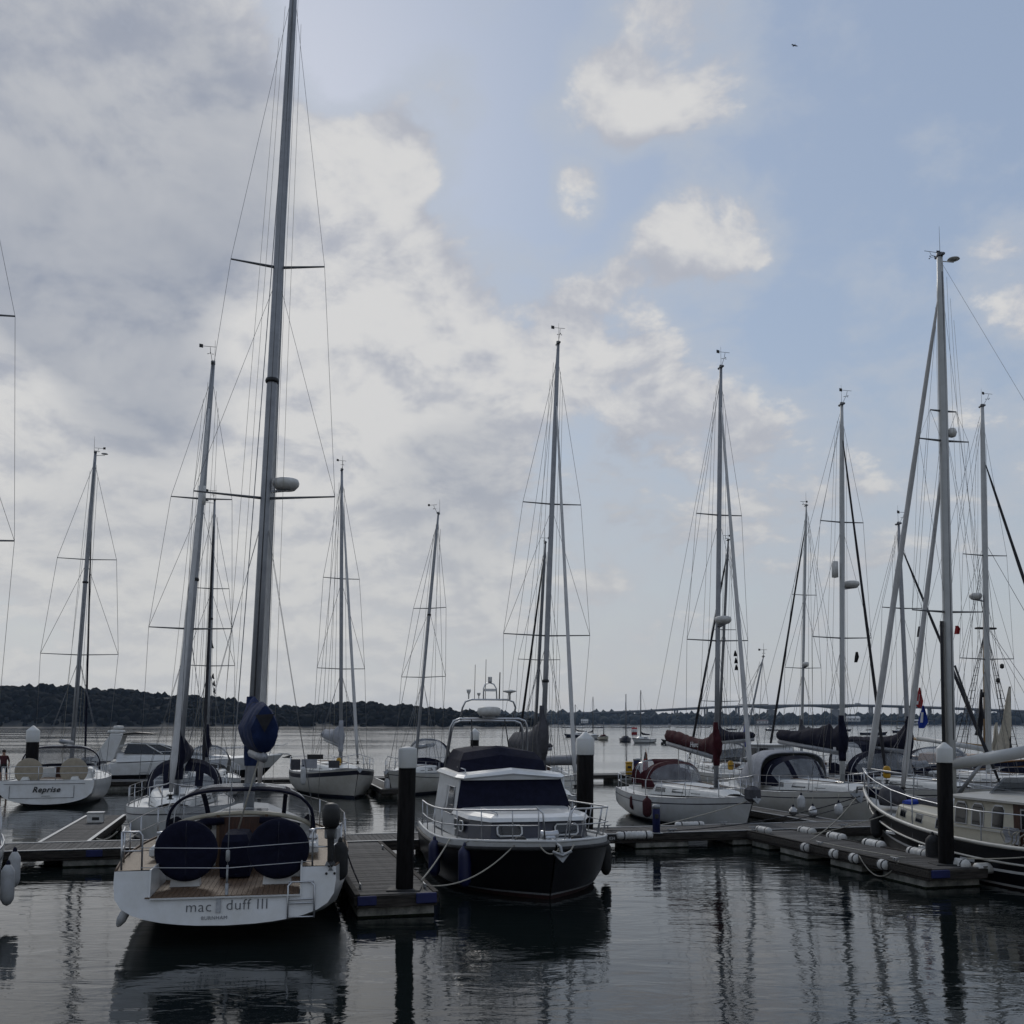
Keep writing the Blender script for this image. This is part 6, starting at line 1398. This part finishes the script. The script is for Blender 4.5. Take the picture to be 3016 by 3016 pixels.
for k, (px, y, lab) in enumerate([(2165, 1925, 'topmost of three dark pennants beside the maroon-covered mast'), (2167, 1946, 'middle of three dark pennants beside the maroon-covered mast'), (2168, 1966, 'lowest of three dark pennants beside the maroon-covered mast')]):
    flag(at(px, y - 8, 37), None, Fp([(px - 1, px + 1, y - 9), (px - 3, px + 4, y), (px - 4, px + 6, y + 8)], 37), 'sail_black', lab, name='pennant')
for k, (px, y, lab) in enumerate([(622, 1896, 'large dark pennant in the rigging left of the tallest mast'), (628, 1993, 'upper of two small dark pennants above the left woods'), (631, 2014, 'middle small dark pennant above the left woods'), (632, 2036, 'lower of the small dark pennants above the left woods')]):
    s_ = 1.5 if k == 0 else .8
    flag(at(px, y - 12 * s_, 56), None, Fp([(px - 1, px + 1, y - 12 * s_), (px - 7 * s_, px + 4 * s_, y + 2 * s_), (px - 1, px + 6 * s_, y + 9 * s_)], 56), 'sail_black', lab, name='pennant')

# person on the far walkway
def person():
    f = at(9, 2297, 57.6); r = thing('person', 'person in dark red top and shorts standing on the far walkway at left', 'person', (f.x, 57.6, PZ), R(200))
    vs = [(0, 0, .93), (0, .0, 1.15), (0, .02, 1.36), (0, .03, 1.50), (0, .045, 1.60), (0, .05, 1.72), (.11, 0, .88), (.13, .05, .48), (.12, -.02, .08), (.12, .10, .03), (-.11, 0, .88), (-.15, -.06, .48), (-.17, -.14, .09), (-.17, -.02, .03),
          (.19, .02, 1.42), (.27, .0, 1.14), (.27, .10, .90), (.27, .13, .82), (-.19, .02, 1.42), (-.28, -.02, 1.14), (-.27, .06, .90), (-.27, .09, .82)]
    es = [(0, 1), (1, 2), (2, 3), (3, 4), (4, 5), (0, 6), (6, 7), (7, 8), (8, 9), (0, 10), (10, 11), (11, 12), (12, 13), (2, 14), (14, 15), (15, 16), (16, 17), (2, 18), (18, 19), (19, 20), (20, 21)]
    rad = [.15, .14, .16, .06, .09, .07, .095, .062, .045, .04, .095, .062, .045, .04, .065, .045, .035, .04, .065, .045, .035, .04]
    me = bpy.data.meshes.new('body'); me.from_pydata(vs, es, []); o = link_obj('body', me, r); me.materials.append(MATS['skin']); me.materials.append(MATS['shirt']); me.materials.append(MATS['shorts'])
    o.modifiers.new('skin', 'SKIN'); o.modifiers.new('sub', 'SUBSURF').levels = 1
    for v, q in zip(me.skin_vertices[0].data, rad): v.radius = (q, q)
    me.skin_vertices[0].data[0].use_root = True
    dg = bpy.context.evaluated_depsgraph_get(); m2 = bpy.data.meshes.new_from_object(o.evaluated_get(dg)); o.modifiers.clear(); o.data = m2
    m2.materials.clear()
    for k in ('skin', 'shirt', 'shorts'): m2.materials.append(MATS[k])
    for p in m2.polygons:
        c = p.center; p.use_smooth = True
        p.material_index = 1 if (1.0 < c.z < 1.47 and not (c.z < 1.12 and abs(c.x) > .2)) else 2 if .52 < c.z <= 1.0 and abs(c.x) < .24 else 0
    part('hair', 'hair', r, lambda b: b.lathe([(.085, 1.66), (.1, 1.70), (.09, 1.77), (.05, 1.81), (.01, 1.82)], (0, .03, 0), 12))
    part('hand', 'skin', r, lambda b: [b.tube([(sx, .10 + .02 * k, .84), (sx + .01 * k, .12 + .022 * k, .77), (sx, .13 + .02 * k, .72 + .01 * abs(k))], [.013, .011, .007], 5) for sx in (.27, -.27) for k in (-2, -1, 0, 1, 2)])
    part('shoe', 'black', r, lambda b: [b.box((x, y + .05, .035), (.09, .26, .07), bev=.02) for x, y in ((.12, 0), (-.17, -.12))])
person()
# bird
bp = at(2339, 134, 105); bd = thing('bird', 'small dark bird gliding high in the blue sky', 'bird', bp, .4)
part('body', 'bird', bd, lambda b: (b.tube([(0, -.24, .02), (0, -.1, 0), (0, .1, 0), (0, .2, .02), (0, .26, .01)], [.01, .045, .05, .03, .005], 8)))
for s in (1, -1): part('wing', 'bird', bd, lambda b: b.loft([[(s * x, y0, z), (s * x, y1, z), (s * x, y1, z + .012), (s * x, y0, z + .012)] for x, y0, y1, z in ((.02, -.07, .1, 0), (.16, -.02, .14, .07), (.3, -.08, .08, .02), (.4, -.14, -.1, -.05))]))
